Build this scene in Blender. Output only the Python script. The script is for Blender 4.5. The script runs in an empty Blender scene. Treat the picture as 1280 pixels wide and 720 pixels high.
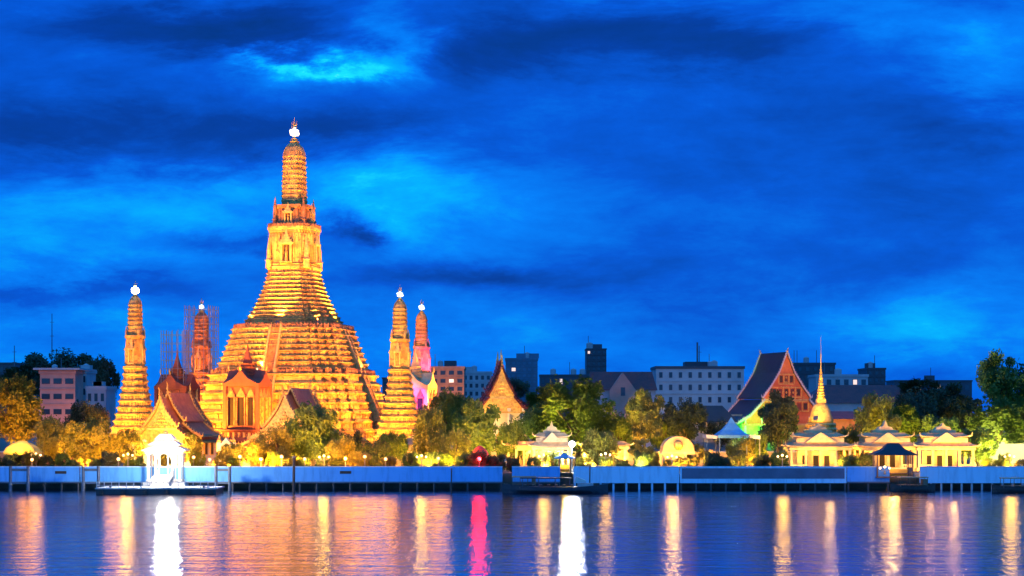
import bpy, bmesh, math, random
from math import sin, cos, pi, radians as rad
from mathutils import Vector, Matrix
random.seed(7)
sc = bpy.context.scene
COL = sc.collection
F, H0, HOR = 1960.0, 12.0, 518.0          # focal length in photo pixels, eye height, horizon row
def X(px, Y): return (px-640)*Y/F
def Z(py, Y): return H0+(HOR-py)*Y/F
G = 2.5                                    # level of the temple grounds above the river

# ---------------------------------------------------------------- camera
cam = bpy.data.cameras.new('camera'); co = bpy.data.objects.new('camera', cam); COL.objects.link(co)
co.location = (0, 0, H0); co.rotation_euler = (rad(90), 0, 0)
cam.sensor_width = 36; cam.lens = 36*F/1280; cam.shift_y = (HOR-360)/1280
cam.clip_start = 1; cam.clip_end = 12000
sc.camera = co

# ---------------------------------------------------------------- exposure
sc.view_settings.view_transform = 'Standard'; sc.view_settings.look = 'None'
sc.view_settings.exposure = 0; sc.view_settings.gamma = 1
sc.cycles.max_bounces = 5; sc.cycles.diffuse_bounces = 2; sc.cycles.glossy_bounces = 3
sc.cycles.transmission_bounces = 2; sc.cycles.transparent_max_bounces = 4
sc.cycles.sample_clamp_indirect = 6

# ---------------------------------------------------------------- sky (clouds laid out by direction)
w = bpy.data.worlds.new('World'); sc.world = w; w.use_nodes = True
nt = w.node_tree; N = nt.nodes; Lk = nt.links; N.clear()
def nd(t, **k):
    n = N.new(t)
    for a, b in k.items(): setattr(n, a, b)
    return n
def math_(op, a, b=None, c=None):
    n = nd('ShaderNodeMath', operation=op)
    for i, v in enumerate((a, b, c)):
        if v is None: continue
        if isinstance(v, (int, float)): n.inputs[i].default_value = v
        else: Lk.new(v, n.inputs[i])
    return n.outputs[0]
def vec_(op, a, b=None, c=None):
    n = nd('ShaderNodeVectorMath', operation=op)
    for i, v in enumerate((a, b, c)):
        if v is None: continue
        if isinstance(v, tuple): n.inputs[i].default_value = v
        else: Lk.new(v, n.inputs[i])
    return n
tc = nd('ShaderNodeTexCoord'); sp = nd('ShaderNodeSeparateXYZ'); Lk.new(tc.outputs['Generated'], sp.inputs[0])
ay = math_('MAXIMUM', math_('ABSOLUTE', sp.outputs[1]), 0.08)
u = math_('DIVIDE', sp.outputs[0], ay); v = math_('DIVIDE', sp.outputs[2], ay)
uv = nd('ShaderNodeCombineXYZ'); Lk.new(u, uv.inputs[0]); Lk.new(v, uv.inputs[1]); uv = uv.outputs[0]
def noise(vec, scale, detail=5, rough=.55, dist=0):
    n = nd('ShaderNodeTexNoise'); n.inputs['Scale'].default_value = scale
    n.inputs['Detail'].default_value = detail; n.inputs['Roughness'].default_value = rough
    n.inputs['Distortion'].default_value = dist
    Lk.new(vec, n.inputs['Vector']); return n
st = vec_('MULTIPLY', uv, (3.0, 9.5, 1)).outputs[0]
n1 = noise(st, 1.5, 9, .66, .3)
wv = vec_('SUBTRACT', n1.outputs['Color'], (.5, .5, .5)).outputs[0]
wuv = vec_('MULTIPLY_ADD', wv, (.22, .085, 0), uv).outputs[0]
blobs = [  # cx, cy, rx, ry, weight (rows and columns of the photograph turned into directions)
 (430,66,110,24,.26),(370,60,52,9,.26),(430,73,46,10,.22),(335,52,26,8,.12),(640,440,1100,50,.10),(500,45,50,30,.26),(510,248,110,36,.30),(110,262,270,48,.30),
 (330,215,160,20,.10),(700,252,130,48,.12),(1200,395,150,42,.20),(1260,425,110,24,.06),(1290,70,70,50,.20),(1080,18,170,22,.14),
 (80,330,230,30,.20),(560,300,120,16,.10),(760,8,120,14,.1),(20,430,200,40,.12),(540,420,240,40,.10),
 (230,28,170,30,-.42),(150,160,300,40,-.24),(430,160,150,30,-.12),(640,40,120,40,-.20),(850,58,130,26,-.32),(640,60,110,24,-.14),(1160,120,180,44,-.18),
 (1230,165,120,26,-.14),(432,287,34,14,-.42),(600,345,180,15,-.20),(290,305,90,14,-.22),(60,372,130,12,-.16),(950,200,260,60,-.10),
 (30,130,110,70,-.10),(800,350,200,50,-.05),(640,0,90,12,-.15)]
acc = None
for cx, cy, rx, ry, wt in blobs:
    s = (F/rx, F/ry, 0); o = (-(cx-640)/rx, -(HOR-cy)/ry, 0)
    d = vec_('MULTIPLY_ADD', wuv, s, o); q = vec_('DOT_PRODUCT', d.outputs[0], d.outputs[0])
    e = math_('POWER', .42, q.outputs['Value'])
    acc = math_('MULTIPLY_ADD', e, wt, acc if acc is not None else .45)
n2 = noise(vec_('MULTIPLY', uv, (5, 14, 1)).outputs[0], 1.8, 10, .66, .2)
t = math_('MULTIPLY_ADD', math_('SUBTRACT', n2.outputs['Fac'], .5), .55, acc)
t = math_('MULTIPLY_ADD', math_('SUBTRACT', n1.outputs['Fac'], .5), .28, t)
cr = nd('ShaderNodeValToRGB'); Lk.new(t, cr.inputs[0])
els = cr.color_ramp.elements
stops = [(0,(.001,.022,.19)),(.2,(.001,.034,.33)),(.42,(.001,.085,.66)),(.62,(.001,.20,.93)),(.8,(.001,.44,1.0)),(.92,(.01,.78,1.0)),(1,(.25,.95,.95))]
els[0].position = 0; els[0].color = (*stops[0][1], 1); els[1].position = 1; els[1].color = (*stops[-1][1], 1)
for p, c in stops[1:-1]:
    e = els.new(p); e.color = (*c, 1)
# paler twilight overhead and in the part of the sky behind the river bank opposite
up = nd('ShaderNodeMapRange'); Lk.new(sp.outputs[2], up.inputs[0]); up.inputs[1].default_value = .32; up.inputs[2].default_value = .8
bk = nd('ShaderNodeMapRange'); Lk.new(sp.outputs[1], bk.inputs[0]); bk.inputs[1].default_value = .2; bk.inputs[2].default_value = -.5
mxf = math_('MAXIMUM', up.outputs[0], bk.outputs[0])
mx = nd('ShaderNodeMix', data_type='RGBA'); Lk.new(mxf, mx.inputs[0]); Lk.new(cr.outputs[0], mx.inputs[6]); mx.inputs[7].default_value = (.035, .36, 1.25, 1)
sk = nd('ShaderNodeTexSky', sky_type='NISHITA'); sk.sun_disc = False; sk.sun_elevation = rad(1); sk.sun_rotation = rad(200)
b1 = nd('ShaderNodeBackground'); Lk.new(mx.outputs[2], b1.inputs[0]); b1.inputs[1].default_value = 1.0
tint = nd('ShaderNodeMix', data_type='RGBA', blend_type='MULTIPLY'); tint.inputs[0].default_value = 1
Lk.new(sk.outputs[0], tint.inputs[6]); tint.inputs[7].default_value = (.02, .3, 1, 1)
b2 = nd('ShaderNodeBackground'); Lk.new(tint.outputs[2], b2.inputs[0]); b2.inputs[1].default_value = .05
ad = nd('ShaderNodeAddShader'); Lk.new(b1.outputs[0], ad.inputs[0]); Lk.new(b2.outputs[0], ad.inputs[1])
wo = nd('ShaderNodeOutputWorld'); Lk.new(ad.outputs[0], wo.inputs[0])

# last light of the dusk, very weak and soft, from the side of the viewer
sl = bpy.data.lights.new('dusk_sun', 'SUN'); sl.energy = .12; sl.angle = rad(20); sl.color = (.45, .65, 1)
so = bpy.data.objects.new('dusk_sun', sl); COL.objects.link(so); so.rotation_euler = (rad(62), 0, rad(-20))

# ---------------------------------------------------------------- helpers
class MB:
    def __init__(s): s.v = []; s.f = []; s.sm = False
    def add(s, vs, fs, M=None):
        n = len(s.v)
        s.v += [tuple(M @ Vector(p)) for p in vs] if M is not None else [tuple(p) for p in vs]
        s.f += [tuple(i+n for i in f) for f in fs]; return s
    def box(s, x0, x1, y0, y1, z0, z1, M=None):
        return s.add([(x0,y0,z0),(x1,y0,z0),(x1,y1,z0),(x0,y1,z0),(x0,y0,z1),(x1,y0,z1),(x1,y1,z1),(x0,y1,z1)],
            [(3,2,1,0),(4,5,6,7),(0,1,5,4),(1,2,6,5),(2,3,7,6),(3,0,4,7)], M)
    def loft(s, rings, M=None, cap=True):
        n = len(rings[0]); vs = [p for r in rings for p in r]; fs = []
        for k in range(len(rings)-1):
            for i in range(n):
                j = (i+1) % n; fs.append((k*n+i, k*n+j, (k+1)*n+j, (k+1)*n+i))
        if cap: fs.append(tuple(range(n-1, -1, -1))); fs.append(tuple(range((len(rings)-1)*n, len(rings)*n)))
        return s.add(vs, fs, M)
    def lathe(s, prof, n=12, M=None, c=(0,0,0)):
        return s.loft([[(c[0]+r*cos(2*pi*i/n), c[1]+r*sin(2*pi*i/n), c[2]+z) for i in range(n)] for z, r in prof], M)
    def tube(s, pts, rs, n=6):
        pts = [Vector(p) for p in pts]
        if isinstance(rs, (int, float)): rs = [rs]*len(pts)
        rings = []
        for k, p in enumerate(pts):
            d = (pts[min(k+1, len(pts)-1)]-pts[max(k-1, 0)]).normalized()
            a = d.orthogonal().normalized() if abs(d.z) > .9 else d.cross(Vector((0,0,1))).normalized()
            b = d.cross(a)
            rings.append([tuple(p+(a*cos(2*pi*i/n)+b*sin(2*pi*i/n))*rs[k]) for i in range(n)])
        return s.loft(rings)
    def prism_y(s, poly, y0, y1, M=None):       # polygon in x,z pulled along y
        return s.loft([[(x, y0, z) for x, z in poly], [(x, y1, z) for x, z in poly]], M)
    def ball(s, c, r, n=12, m=8, sz=1):
        return s.lathe([(-r*sz*cos(pi*k/m), max(r*sin(pi*k/m), .002)) for k in range(m+1)], n, None, c)
    def build(s, name, mat, parent=None, smooth=False):
        me = bpy.data.meshes.new(name); me.from_pydata(s.v, [], s.f); me.update()
        bm = bmesh.new(); bm.from_mesh(me); bmesh.ops.recalc_face_normals(bm, faces=bm.faces); bm.to_mesh(me); bm.free()
        me.materials.append(mat)
        if smooth: me.polygons.foreach_set('use_smooth', [True]*len(me.polygons))
        o = bpy.data.objects.new(name, me); COL.objects.link(o)
        if parent is not None: o.parent = parent
        return o
def tag(o, label, cat, group=None, kind=None):
    if label: o['label'] = label
    if cat: o['category'] = cat
    if group: o['group'] = group
    if kind: o['kind'] = kind
    return o
def thing(name, label, cat, loc=(0,0,0), rz=0, group=None):
    o = bpy.data.objects.new(name, None); COL.objects.link(o); o.empty_display_size = .1
    o.location = loc; o.rotation_euler = (0, 0, rz); return tag(o, label, cat, group)
def struct(o): o['kind'] = 'structure'; return o
def dup(root, loc, rz=None, label=None, scale=None, group=None, mats=None):
    kids = list(root.children); r = root.copy(); COL.objects.link(r); r.location = loc
    if rz is not None: r.rotation_euler = (0, 0, rz)
    if label: r['label'] = label
    if group: r['group'] = group
    if scale is not None: r.scale = scale
    for ch in kids:
        c = ch.copy(); COL.objects.link(c); c.parent = r
        for g in ch.children:
            d = g.copy(); COL.objects.link(d); d.parent = c
    return r
def RZ(a): return Matrix.Rotation(a, 4, 'Z')
def TR(x, y, z=0): return Matrix.Translation((x, y, z))

# ---------------------------------------------------------------- materials
def mat(name, col, rough=.7, var=.25, scale=1.0, col2=None, bump=0, metal=0, emit=None, es=0, bscale=None, spec=None, fine=None):
    m = bpy.data.materials.new(name); m.use_nodes = True; nt = m.node_tree; p = nt.nodes['Principled BSDF']
    p.inputs['Roughness'].default_value = rough; p.inputs['Metallic'].default_value = metal
    if spec is not None: p.inputs['Specular IOR Level'].default_value = spec
    tcn = nt.nodes.new('ShaderNodeTexCoord')
    nz = nt.nodes.new('ShaderNodeTexNoise'); nz.inputs['Scale'].default_value = scale; nz.inputs['Detail'].default_value = 5; nz.inputs['Roughness'].default_value = .65
    nt.links.new(tcn.outputs['Object'], nz.inputs['Vector'])
    r = nt.nodes.new('ShaderNodeValToRGB'); nt.links.new(nz.outputs['Fac'], r.inputs[0])
    c2 = col2 if col2 else tuple(c*(1-var) for c in col)
    r.color_ramp.elements[0].position = .36; r.color_ramp.elements[0].color = (*c2, 1)
    r.color_ramp.elements[1].position = .62; r.color_ramp.elements[1].color = (*col, 1)
    out = r.outputs[0]
    if fine:      # small porcelain or tile flecks: (scale, colour, amount)
        vo = nt.nodes.new('ShaderNodeTexVoronoi'); vo.inputs['Scale'].default_value = fine[0]
        nt.links.new(tcn.outputs['Object'], vo.inputs['Vector'])
        sp_ = nt.nodes.new('ShaderNodeSeparateColor'); nt.links.new(vo.outputs['Color'], sp_.inputs[0])
        th = nt.nodes.new('ShaderNodeMath'); th.operation = 'LESS_THAN'; th.inputs[1].default_value = fine[2]; nt.links.new(sp_.outputs[0], th.inputs[0])
        mxn = nt.nodes.new('ShaderNodeMix'); mxn.data_type = 'RGBA'; nt.links.new(th.outputs[0], mxn.inputs[0])
        nt.links.new(out, mxn.inputs[6]); mxn.inputs[7].default_value = (*fine[1], 1); out = mxn.outputs[2]
    nt.links.new(out, p.inputs['Base Color'])
    if bump:
        b = nt.nodes.new('ShaderNodeBump'); b.inputs['Strength'].default_value = bump; b.inputs['Distance'].default_value = .1
        nb = nt.nodes.new('ShaderNodeTexNoise'); nb.inputs['Scale'].default_value = bscale or scale*3; nb.inputs['Detail'].default_value = 4
        nt.links.new(tcn.outputs['Object'], nb.inputs['Vector']); nt.links.new(nb.outputs['Fac'], b.inputs['Height']); nt.links.new(b.outputs[0], p.inputs['Normal'])
    if emit: p.inputs['Emission Color'].default_value = (*emit, 1); p.inputs['Emission Strength'].default_value = es
    return m
def tiles(name, col, col2, freq=3.0):
    m = mat(name, col, .5, .3, .8, col2); nt = m.node_tree; p = nt.nodes['Principled BSDF']
    tcn = nt.nodes.new('ShaderNodeTexCoord'); wv = nt.nodes.new('ShaderNodeTexWave'); wv.bands_direction = 'Z'
    wv.inputs['Scale'].default_value = freq; wv.inputs['Distortion'].default_value = .6; nt.links.new(tcn.outputs['Object'], wv.inputs['Vector'])
    b = nt.nodes.new('ShaderNodeBump'); b.inputs['Strength'].default_value = .7; b.inputs['Distance'].default_value = .08
    nt.links.new(wv.outputs['Fac'], b.inputs['Height']); nt.links.new(b.outputs[0], p.inputs['Normal']); return m
def lamp_mat(name, col, s):
    m = bpy.data.materials.new(name); m.use_nodes = True; p = m.node_tree.nodes['Principled BSDF']
    p.inputs['Base Color'].default_value = (.8,.8,.8,1); p.inputs['Emission Color'].default_value = (*col, 1); p.inputs['Emission Strength'].default_value = s
    return m
def leaf(name, a, b):
    m = mat(name, a, .6, .3, .35, b); nt = m.node_tree; p = nt.nodes['Principled BSDF']
    tr = nt.nodes.new('ShaderNodeBsdfTranslucent'); src = p.inputs['Base Color'].links[0].from_socket
    nt.links.new(src, tr.inputs[0]); ms = nt.nodes.new('ShaderNodeMixShader'); ms.inputs[0].default_value = .3
    out = nt.nodes['Material Output']; nt.links.new(p.outputs[0], ms.inputs[1]); nt.links.new(tr.outputs[0], ms.inputs[2]); nt.links.new(ms.outputs[0], out.inputs[0])
    return m
def stained(name, col, col2):      # wall colour with long vertical water stains
    m = mat(name, col, .6, .25, 1.0, col2, .2, bscale=2); nt = m.node_tree
    nz = [n for n in nt.nodes if n.type == 'TEX_NOISE'][0]; tcn = [n for n in nt.nodes if n.type == 'TEX_COORD'][0]
    mp = nt.nodes.new('ShaderNodeMapping'); mp.inputs['Scale'].default_value = (1.3, 1, .22); nt.links.new(tcn.outputs['Object'], mp.inputs[0]); nt.links.new(mp.outputs[0], nz.inputs['Vector'])
    r = [n for n in nt.nodes if n.type == 'VALTORGB'][0]; r.color_ramp.elements[0].position = .25; r.color_ramp.elements[1].position = .52
    return m
M = dict(
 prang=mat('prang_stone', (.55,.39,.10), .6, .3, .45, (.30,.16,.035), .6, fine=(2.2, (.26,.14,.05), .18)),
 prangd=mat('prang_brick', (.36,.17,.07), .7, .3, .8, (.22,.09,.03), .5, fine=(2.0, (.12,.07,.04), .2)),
 orn=mat('prang_ornament', (.58,.42,.12), .5, .3, 1.5, (.38,.22,.06), .3),
 void=mat('unlit_opening', (.012,.008,.006), .9),  # near-black colour puts the shade inside openings onto flat panels
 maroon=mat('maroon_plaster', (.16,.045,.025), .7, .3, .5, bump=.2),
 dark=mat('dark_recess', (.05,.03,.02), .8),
 red=mat('red_plaster', (.36,.10,.05), .7, .3, .5, bump=.2),
 gold=mat('gilding', (.75,.48,.10), .35, .3, 2, (.45,.22,.05), .3, metal=.4),
 tile_o=tiles('orange_roof_tiles', (.52,.15,.05), (.34,.08,.03)),
 tile_g=tiles('green_roof_tiles', (.04,.14,.06), (.02,.08,.04)),
 tile_b=tiles('dark_roof_tiles', (.014,.024,.034), (.008,.013,.02)),
 tile_r=tiles('dark_red_roof_tiles', (.22,.035,.025), (.13,.02,.02)),
 white=mat('white_plaster', (.62,.58,.50), .7, .15, .4, bump=.15),
 cream=mat('cream_stone', (.62,.47,.24), .7, .25, .6, (.45,.30,.13), bump=.3),
 creamd=mat('cream_roof', (.52,.33,.16), .7, .25, .8, (.36,.2,.09), bump=.4),
 wallw=stained('blue_light_wall', (.11,.37,.68), (.065,.24,.47)),  # blue of the dusk light put into the wall colour
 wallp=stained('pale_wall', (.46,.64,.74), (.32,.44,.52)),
 wallm=mat('mauve_panel', (.16,.13,.17), .6, .25, .4),
 conc=mat('wet_concrete', (.07,.065,.06), .7, .4, .5, bump=.4),
 concl=mat('pale_concrete', (.45,.44,.42), .8, .3, .5, bump=.3),
 bconc=mat('building_concrete', (.42,.40,.40), .8, .2, .15),
 pink=mat('pink_wall', (.62,.28,.2), .8, .2, .2),
 ochre=mat('orange_wall', (.44,.22,.12), .8, .3, .2),
 bdark=mat('dark_facade', (.05,.055,.07), .5, .3, .1),
 glass=mat('window_glass', (.03,.05,.07), .12, .2, .2),
 glassb=mat('blue_glass_facade', (.08,.16,.24), .2, .4, .08),
 steel=mat('painted_steel', (.12,.14,.17), .5, .3, 2, metal=.3),
 scaf=mat('scaffold_tube', (.14,.17,.21), .45, .2, 2, metal=.5),
 wood=mat('wet_wood', (.05,.03,.02), .6, .4, 1, bump=.3),
 woodl=mat('worn_wood', (.22,.12,.06), .6, .4, 1, bump=.3),
 hull=mat('black_hull', (.02,.02,.022), .35, .3, 1),
 trunk=mat('bark', (.10,.07,.045), .9, .4, 2, bump=.6),
 leaf1=leaf('olive_leaves', (.13,.20,.02), (.06,.10,.012)),
 leaf2=leaf('dark_leaves', (.05,.075,.02), (.02,.032,.01)),
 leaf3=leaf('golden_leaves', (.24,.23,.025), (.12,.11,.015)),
 ground=mat('paved_ground', (.16,.13,.10), .8, .4, .2, (.07,.08,.04), .3),
 blue=mat('blue_canvas', (.10,.34,.55), .6, .2, 1),
 yel=mat('yellow_canvas', (.7,.42,.05), .6, .15, 1),
 redc=mat('red_cloth', (.6,.03,.02), .6, .2, 1),
 gw=lamp_mat('lamp_white', (1,.96,.88), 14), gwy=lamp_mat('lamp_warm', (1,.60,.18), 3.5), gtop=lamp_mat('lamp_crown', (1,.84,.5), 2.2),
 gc=lamp_mat('lamp_cool', (.62,.9,1), 1.8), go=lamp_mat('added_lamp_orange', (1,.34,.04), 2.6), gable=mat('gable_red', (.55,.16,.04), .6, .3, .8, (.38,.09,.02), .3), gr=lamp_mat('lamp_red', (1,.03,.03), 8),
 wlit=lamp_mat('lit_window', (1,.62,.22), 1.1),
)
def plight(name, loc, P, col=(1,.55,.16), r=.3, parent=None, spread=None):
    l = bpy.data.lights.new(name, 'POINT'); l.energy = P; l.color = col; l.shadow_soft_size = r
    o = bpy.data.objects.new(name, l); COL.objects.link(o); o.location = loc
    if parent: o.parent = parent
    return o
def slight(name, loc, tgt, P, col=(1,.45,.08), ang=60, r=.4, blend=.6):
    l = bpy.data.lights.new(name, 'SPOT'); l.energy = P; l.color = col; l.shadow_soft_size = r; l.spot_size = rad(ang); l.spot_blend = blend
    o = bpy.data.objects.new(name, l); COL.objects.link(o); o.location = loc
    o.rotation_euler = (Vector(tgt)-Vector(loc)).to_track_quat('-Z', 'Y').to_euler(); return o

# ---------------------------------------------------------------- water, ground
def water_mat():
    m = bpy.data.materials.new('river_water'); m.use_nodes = True; nt = m.node_tree; p = nt.nodes['Principled BSDF']
    p.inputs['Base Color'].default_value = (.0, .012, .05, 1); p.inputs['Roughness'].default_value = WR; p.inputs['IOR'].default_value = 1.9
    tcn = nt.nodes.new('ShaderNodeTexCoord')
    def nz(sx, sy, det):
        mp = nt.nodes.new('ShaderNodeMapping'); mp.inputs['Scale'].default_value = (sx, sy, 1)
        nt.links.new(tcn.outputs['Object'], mp.inputs[0]); n = nt.nodes.new('ShaderNodeTexNoise'); n.inputs['Scale'].default_value = 1
        n.inputs['Detail'].default_value = det; n.inputs['Roughness'].default_value = .6; nt.links.new(mp.outputs[0], n.inputs['Vector']); return n.outputs['Fac']
    b1 = nt.nodes.new('ShaderNodeBump'); b1.inputs['Strength'].default_value = 1; b1.inputs['Distance'].default_value = .05
    nt.links.new(nz(1.7, .30, 3), b1.inputs['Height'])
    b2 = nt.nodes.new('ShaderNodeBump'); b2.inputs['Strength'].default_value = 1; b2.inputs['Distance'].default_value = .16
    nt.links.new(nz(.10, .42, 4), b2.inputs['Height']); nt.links.new(b1.outputs[0], b2.inputs['Normal'])
    b3 = nt.nodes.new('ShaderNodeBump'); b3.inputs['Strength'].default_value = 1; b3.inputs['Distance'].default_value = .014
    nt.links.new(nz(.3, 1.7, 2), b3.inputs['Height']); nt.links.new(b2.outputs[0], b3.inputs['Normal'])
    g = nt.nodes.new('ShaderNodeBsdfGlossy'); g.inputs['Color'].default_value = (.70, .74, .86, 1); g.inputs['Roughness'].default_value = WR
    ms = nt.nodes.new('ShaderNodeMixShader'); ms.inputs[0].default_value = .88
    nt.links.new(b3.outputs[0], p.inputs['Normal']); nt.links.new(b3.outputs[0], g.inputs['Normal'])
    nt.links.new(p.outputs[0], ms.inputs[1]); nt.links.new(g.outputs[0], ms.inputs[2]); nt.links.new(ms.outputs[0], nt.nodes['Material Output'].inputs[0]); return m
WR = .09
mb = MB(); mb.add([(-3000,-400,0),(3000,-400,0),(3000,256,0),(-3000,256,0)], [(0,1,2,3)])
struct(mb.build('water', water_mat()))
mb = MB(); mb.add([(-3000,254,G),(3000,254,G),(3000,8000,G),(-3000,8000,G),(-3000,254,-1),(3000,254,-1)], [(0,1,2,3),(4,5,1,0)])
struct(mb.build('ground', M['ground']))

# ---------------------------------------------------------------- river wall sections on piles
def river_wall(px0, px1, label, m, step=2.6, pile=None, band=None, top=583):
    Y = 250; x0, x1 = X(px0, Y), X(px1, Y); zt = Z(top, Y); L = x1-x0
    r = thing('river_wall', label, 'wall', (x0, Y, 0), 0, 'sections of the river wall')
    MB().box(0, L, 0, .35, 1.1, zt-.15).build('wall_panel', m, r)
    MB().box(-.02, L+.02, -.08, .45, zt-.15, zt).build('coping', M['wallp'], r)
    MB().box(0, L, -.12, -.003, 1.05, 1.28).build('fender_beam', M['steel'] if m is not M['wallp'] else m, r)
    MB().box(0, L, .36, 4.0, 2.0, G+.01).build('deck_slab', M['concl'], r)
    n = max(2, int(L/step))
    for i in range(n+1):
        x = .2+(L-.4)*i/n
        MB().lathe([(-1.5,.17),(1.04,.17)], 8, None, (x, .18, 0)).build('pile', pile or M['conc'], r)
    if band:
        MB().box(.3, L-.3, -.05, -.003, 1.75, zt-.3).build('dark_panel', band, r)
    for i in range(1, int(L/6)):      # shallow pilasters of the parapet
        pass
    return r
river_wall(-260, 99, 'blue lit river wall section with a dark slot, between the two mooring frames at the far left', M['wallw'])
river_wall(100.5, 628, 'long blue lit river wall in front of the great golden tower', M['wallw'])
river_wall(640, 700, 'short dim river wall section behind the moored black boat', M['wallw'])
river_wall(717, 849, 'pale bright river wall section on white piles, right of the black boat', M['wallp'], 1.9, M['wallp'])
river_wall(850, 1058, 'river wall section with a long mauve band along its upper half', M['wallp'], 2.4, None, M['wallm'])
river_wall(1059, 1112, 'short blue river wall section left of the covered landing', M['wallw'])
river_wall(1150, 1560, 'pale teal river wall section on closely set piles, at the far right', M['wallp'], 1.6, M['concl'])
# dark slots cut in the blue walls
for px, lab in ((76, 'small dark drain slot in the blue wall at the far left'), (432, 'small dark drain slot in the long blue wall right of the lone mooring pole')):
    o = MB().box(-.9, .9, -.06, -.004, -.22, .22).build('drain_slot', M['dark']); o.location = (X(px, 250), 250, Z(590.5, 250)); tag(o, lab, 'drain')

# mooring frames and poles
def mooring(pxs, label, Y=246, top=583):
    x0 = X(pxs[0], Y); zt = Z(top, Y)
    r = thing('mooring_gantry', label, 'mooring', (x0, Y, 0), 0, 'mooring frames along the wall')
    for p in pxs:
        x = X(p, Y)-x0
        MB().tube([(x,0,-1.5),(x,0,zt)], .26, 8).build('post', M['steel'], r)
    MB().box(0, X(pxs[1], Y)-x0, -.12, .12, zt-.75, zt-.35).build('crossbeam', M['steel'], r)
    MB().box(0, X(pxs[1], Y)-x0, -.1, .1, 1.1, 1.4).build('crossbeam', M['steel'], r)
    return r
mooring((13, 35), 'dark steel mooring frame standing in the river at the far left')
mooring((104, 123), 'dark steel mooring frame at the left end of the floating landing')
mooring((270, 287), 'dark steel mooring frame at the right end of the floating landing')
def pole(px, y0, Y, label, r=.2):
    t = MB(); x = X(px, Y); z = Z(y0, Y)
    rt = thing('mooring_pole', label, 'pole', (x, Y, 0))
    MB().tube([(0,0,-1.5),(.05,0,z-.2)], [r*1.15, r], 8).build('shaft', M['wood'], rt)
    MB().lathe([(z-.3,r*1.3),(z-.05,r*1.3),(z,.03)], 8, None, (.05,0,0)).build('cap', M['steel'], rt)
pole(367, 570, 244, 'tall lone mooring pole in the water below the round tree')
pole(737, 582, 247, 'thin mooring pole before the pale wall right of the black boat', .1)
pole(564, 585, 247, 'short thin mooring pole in front of the blue wall left of the black boat', .1)

# floating landing
Yp = 236
r = thing('floating_landing', 'low dark floating landing with a white railing below the glowing pier gate', 'landing', (X(120, Yp), Yp, 0))
Lp = X(270, Yp)-X(120, Yp)
MB().box(0, Lp, 0, 6, -.4, .75).build('pontoon', M['hull'], r)
MB().box(-.15, Lp+.15, -.15, 6.15, .75, .93).build('deck', M['concl'], r)
rl = MB()
for i in range(17):
    x = .1+(Lp-.2)*i/16; rl.box(x-.05, x+.05, 0, .1, .93, 1.75)
rl.box(0, Lp, 0, .1, 1.75, 1.85); rl.box(0, Lp, .02, .08, 1.3, 1.36)
rl.build('railing', M['white'], r)
for i in range(6):
    x = .8+(Lp-1.6)*i/5; MB().lathe([(-.1,.34),(.1,.34)], 10, Matrix.Rotation(rad(90), 4, 'X') @ TR(0,0,0)).build('fender_tyre', M['dark'], r).location = (x, -.25, .3)
for x in (2.0, Lp-2.0):
    MB().lathe([(.93,.16),(1.25,.16),(1.3,.25),(1.36,.25)], 8, None, (x, .6, 0)).build('bollard', M['steel'], r)
rr = thing('gangway', 'short white gangway stair from the floating landing up to the pier gate', 'gangway', (X(203, 245), 242, 0))
MB().add([(-1.2,0,.95),(1.2,0,.95),(1.2,6,2.5),(-1.2,6,2.5),(-1.2,0,.75),(1.2,0,.75),(1.2,6,2.3),(-1.2,6,2.3)], [(0,1,2,3),(4,7,6,5),(0,4,5,1),(1,5,6,2),(2,6,7,3),(3,7,4,0)]).build('ramp', M['white'], rr)
for s in (-1.15, 1.15):
    k = MB()
    for i in range(7): k.box(s-.04, s+.04, i-.04 if i else 0, i+.04, .95+i*.258, 1.95+i*.258)
    k.tube([(s,0,1.95),(s,6,3.5)], .05, 6); k.build('handrail', M['white'], rr)

# ---------------------------------------------------------------- prangs
def redent(h, n=4, s=.1):
    q = []
    for i in range(n+1):
        x = h*(1-i*s); y = h*(1-(n-i)*s)
        if i: q.append((x, h*(1-(n-i+1)*s)))
        q.append((x, y))
    pts = []
    for k in range(4):
        c, sn = (1,0,-1,0)[k], (0,1,0,-1)[k]
        pts += [(x*c-y*sn, x*sn+y*c) for x, y in q]
    return pts
def ring(h, z, **k): return [(x, y, z) for x, y in redent(max(h, .02), **k)]
def tiers(z0, z1, h0, h1, n, pw=1.0, out=.25, rec=.2):
    prof, orn = [], []
    for i in range(n):
        a, b = i/n, (i+1)/n
        h = h0+(h1-h0)*(1-(1-a)**pw); zz = z0+(z1-z0)*a; dz = (z1-z0)/n
        o = min(out, dz*.3); c = min(rec, dz*.25)
        prof += [(zz, h+o), (zz+.12*dz, h+o), (zz+.18*dz, h+o*.3), (zz+.24*dz, h-c), (zz+.70*dz, h-c), (zz+.76*dz, h+o*.2), (zz+.84*dz, h+o*.9), (zz+.97*dz, h+o)]
        orn.append((zz+.24*dz, zz+.70*dz, h-c, c+o*.4))
    return prof, orn
def ornaments(mb, bands, pitch, wd):
    for z0, z1, h, d in bands:
        P = redent(h); n = len(P)
        for i in range(n):
            a = Vector(P[i]); b = Vector(P[(i+1) % n]); L = (b-a).length
            if L < pitch*.55: continue
            k = max(1, round(L/pitch)); t = (b-a)/L; nn = Vector((t.y, -t.x))
            for j in range(k):
                c = a+t*L*(j+.5)/k; p = [c-t*wd/2-nn*.02, c+t*wd/2-nn*.02, c+t*wd*.4+nn*d, c-t*wd*.4+nn*d]
                mb.add([(q.x,q.y,z0+.003) for q in p]+[(q.x,q.y,z1-.003) for q in p], [(3,2,1,0),(4,5,6,7),(0,1,5,4),(1,2,6,5),(2,3,7,6),(3,0,4,7)])
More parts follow.
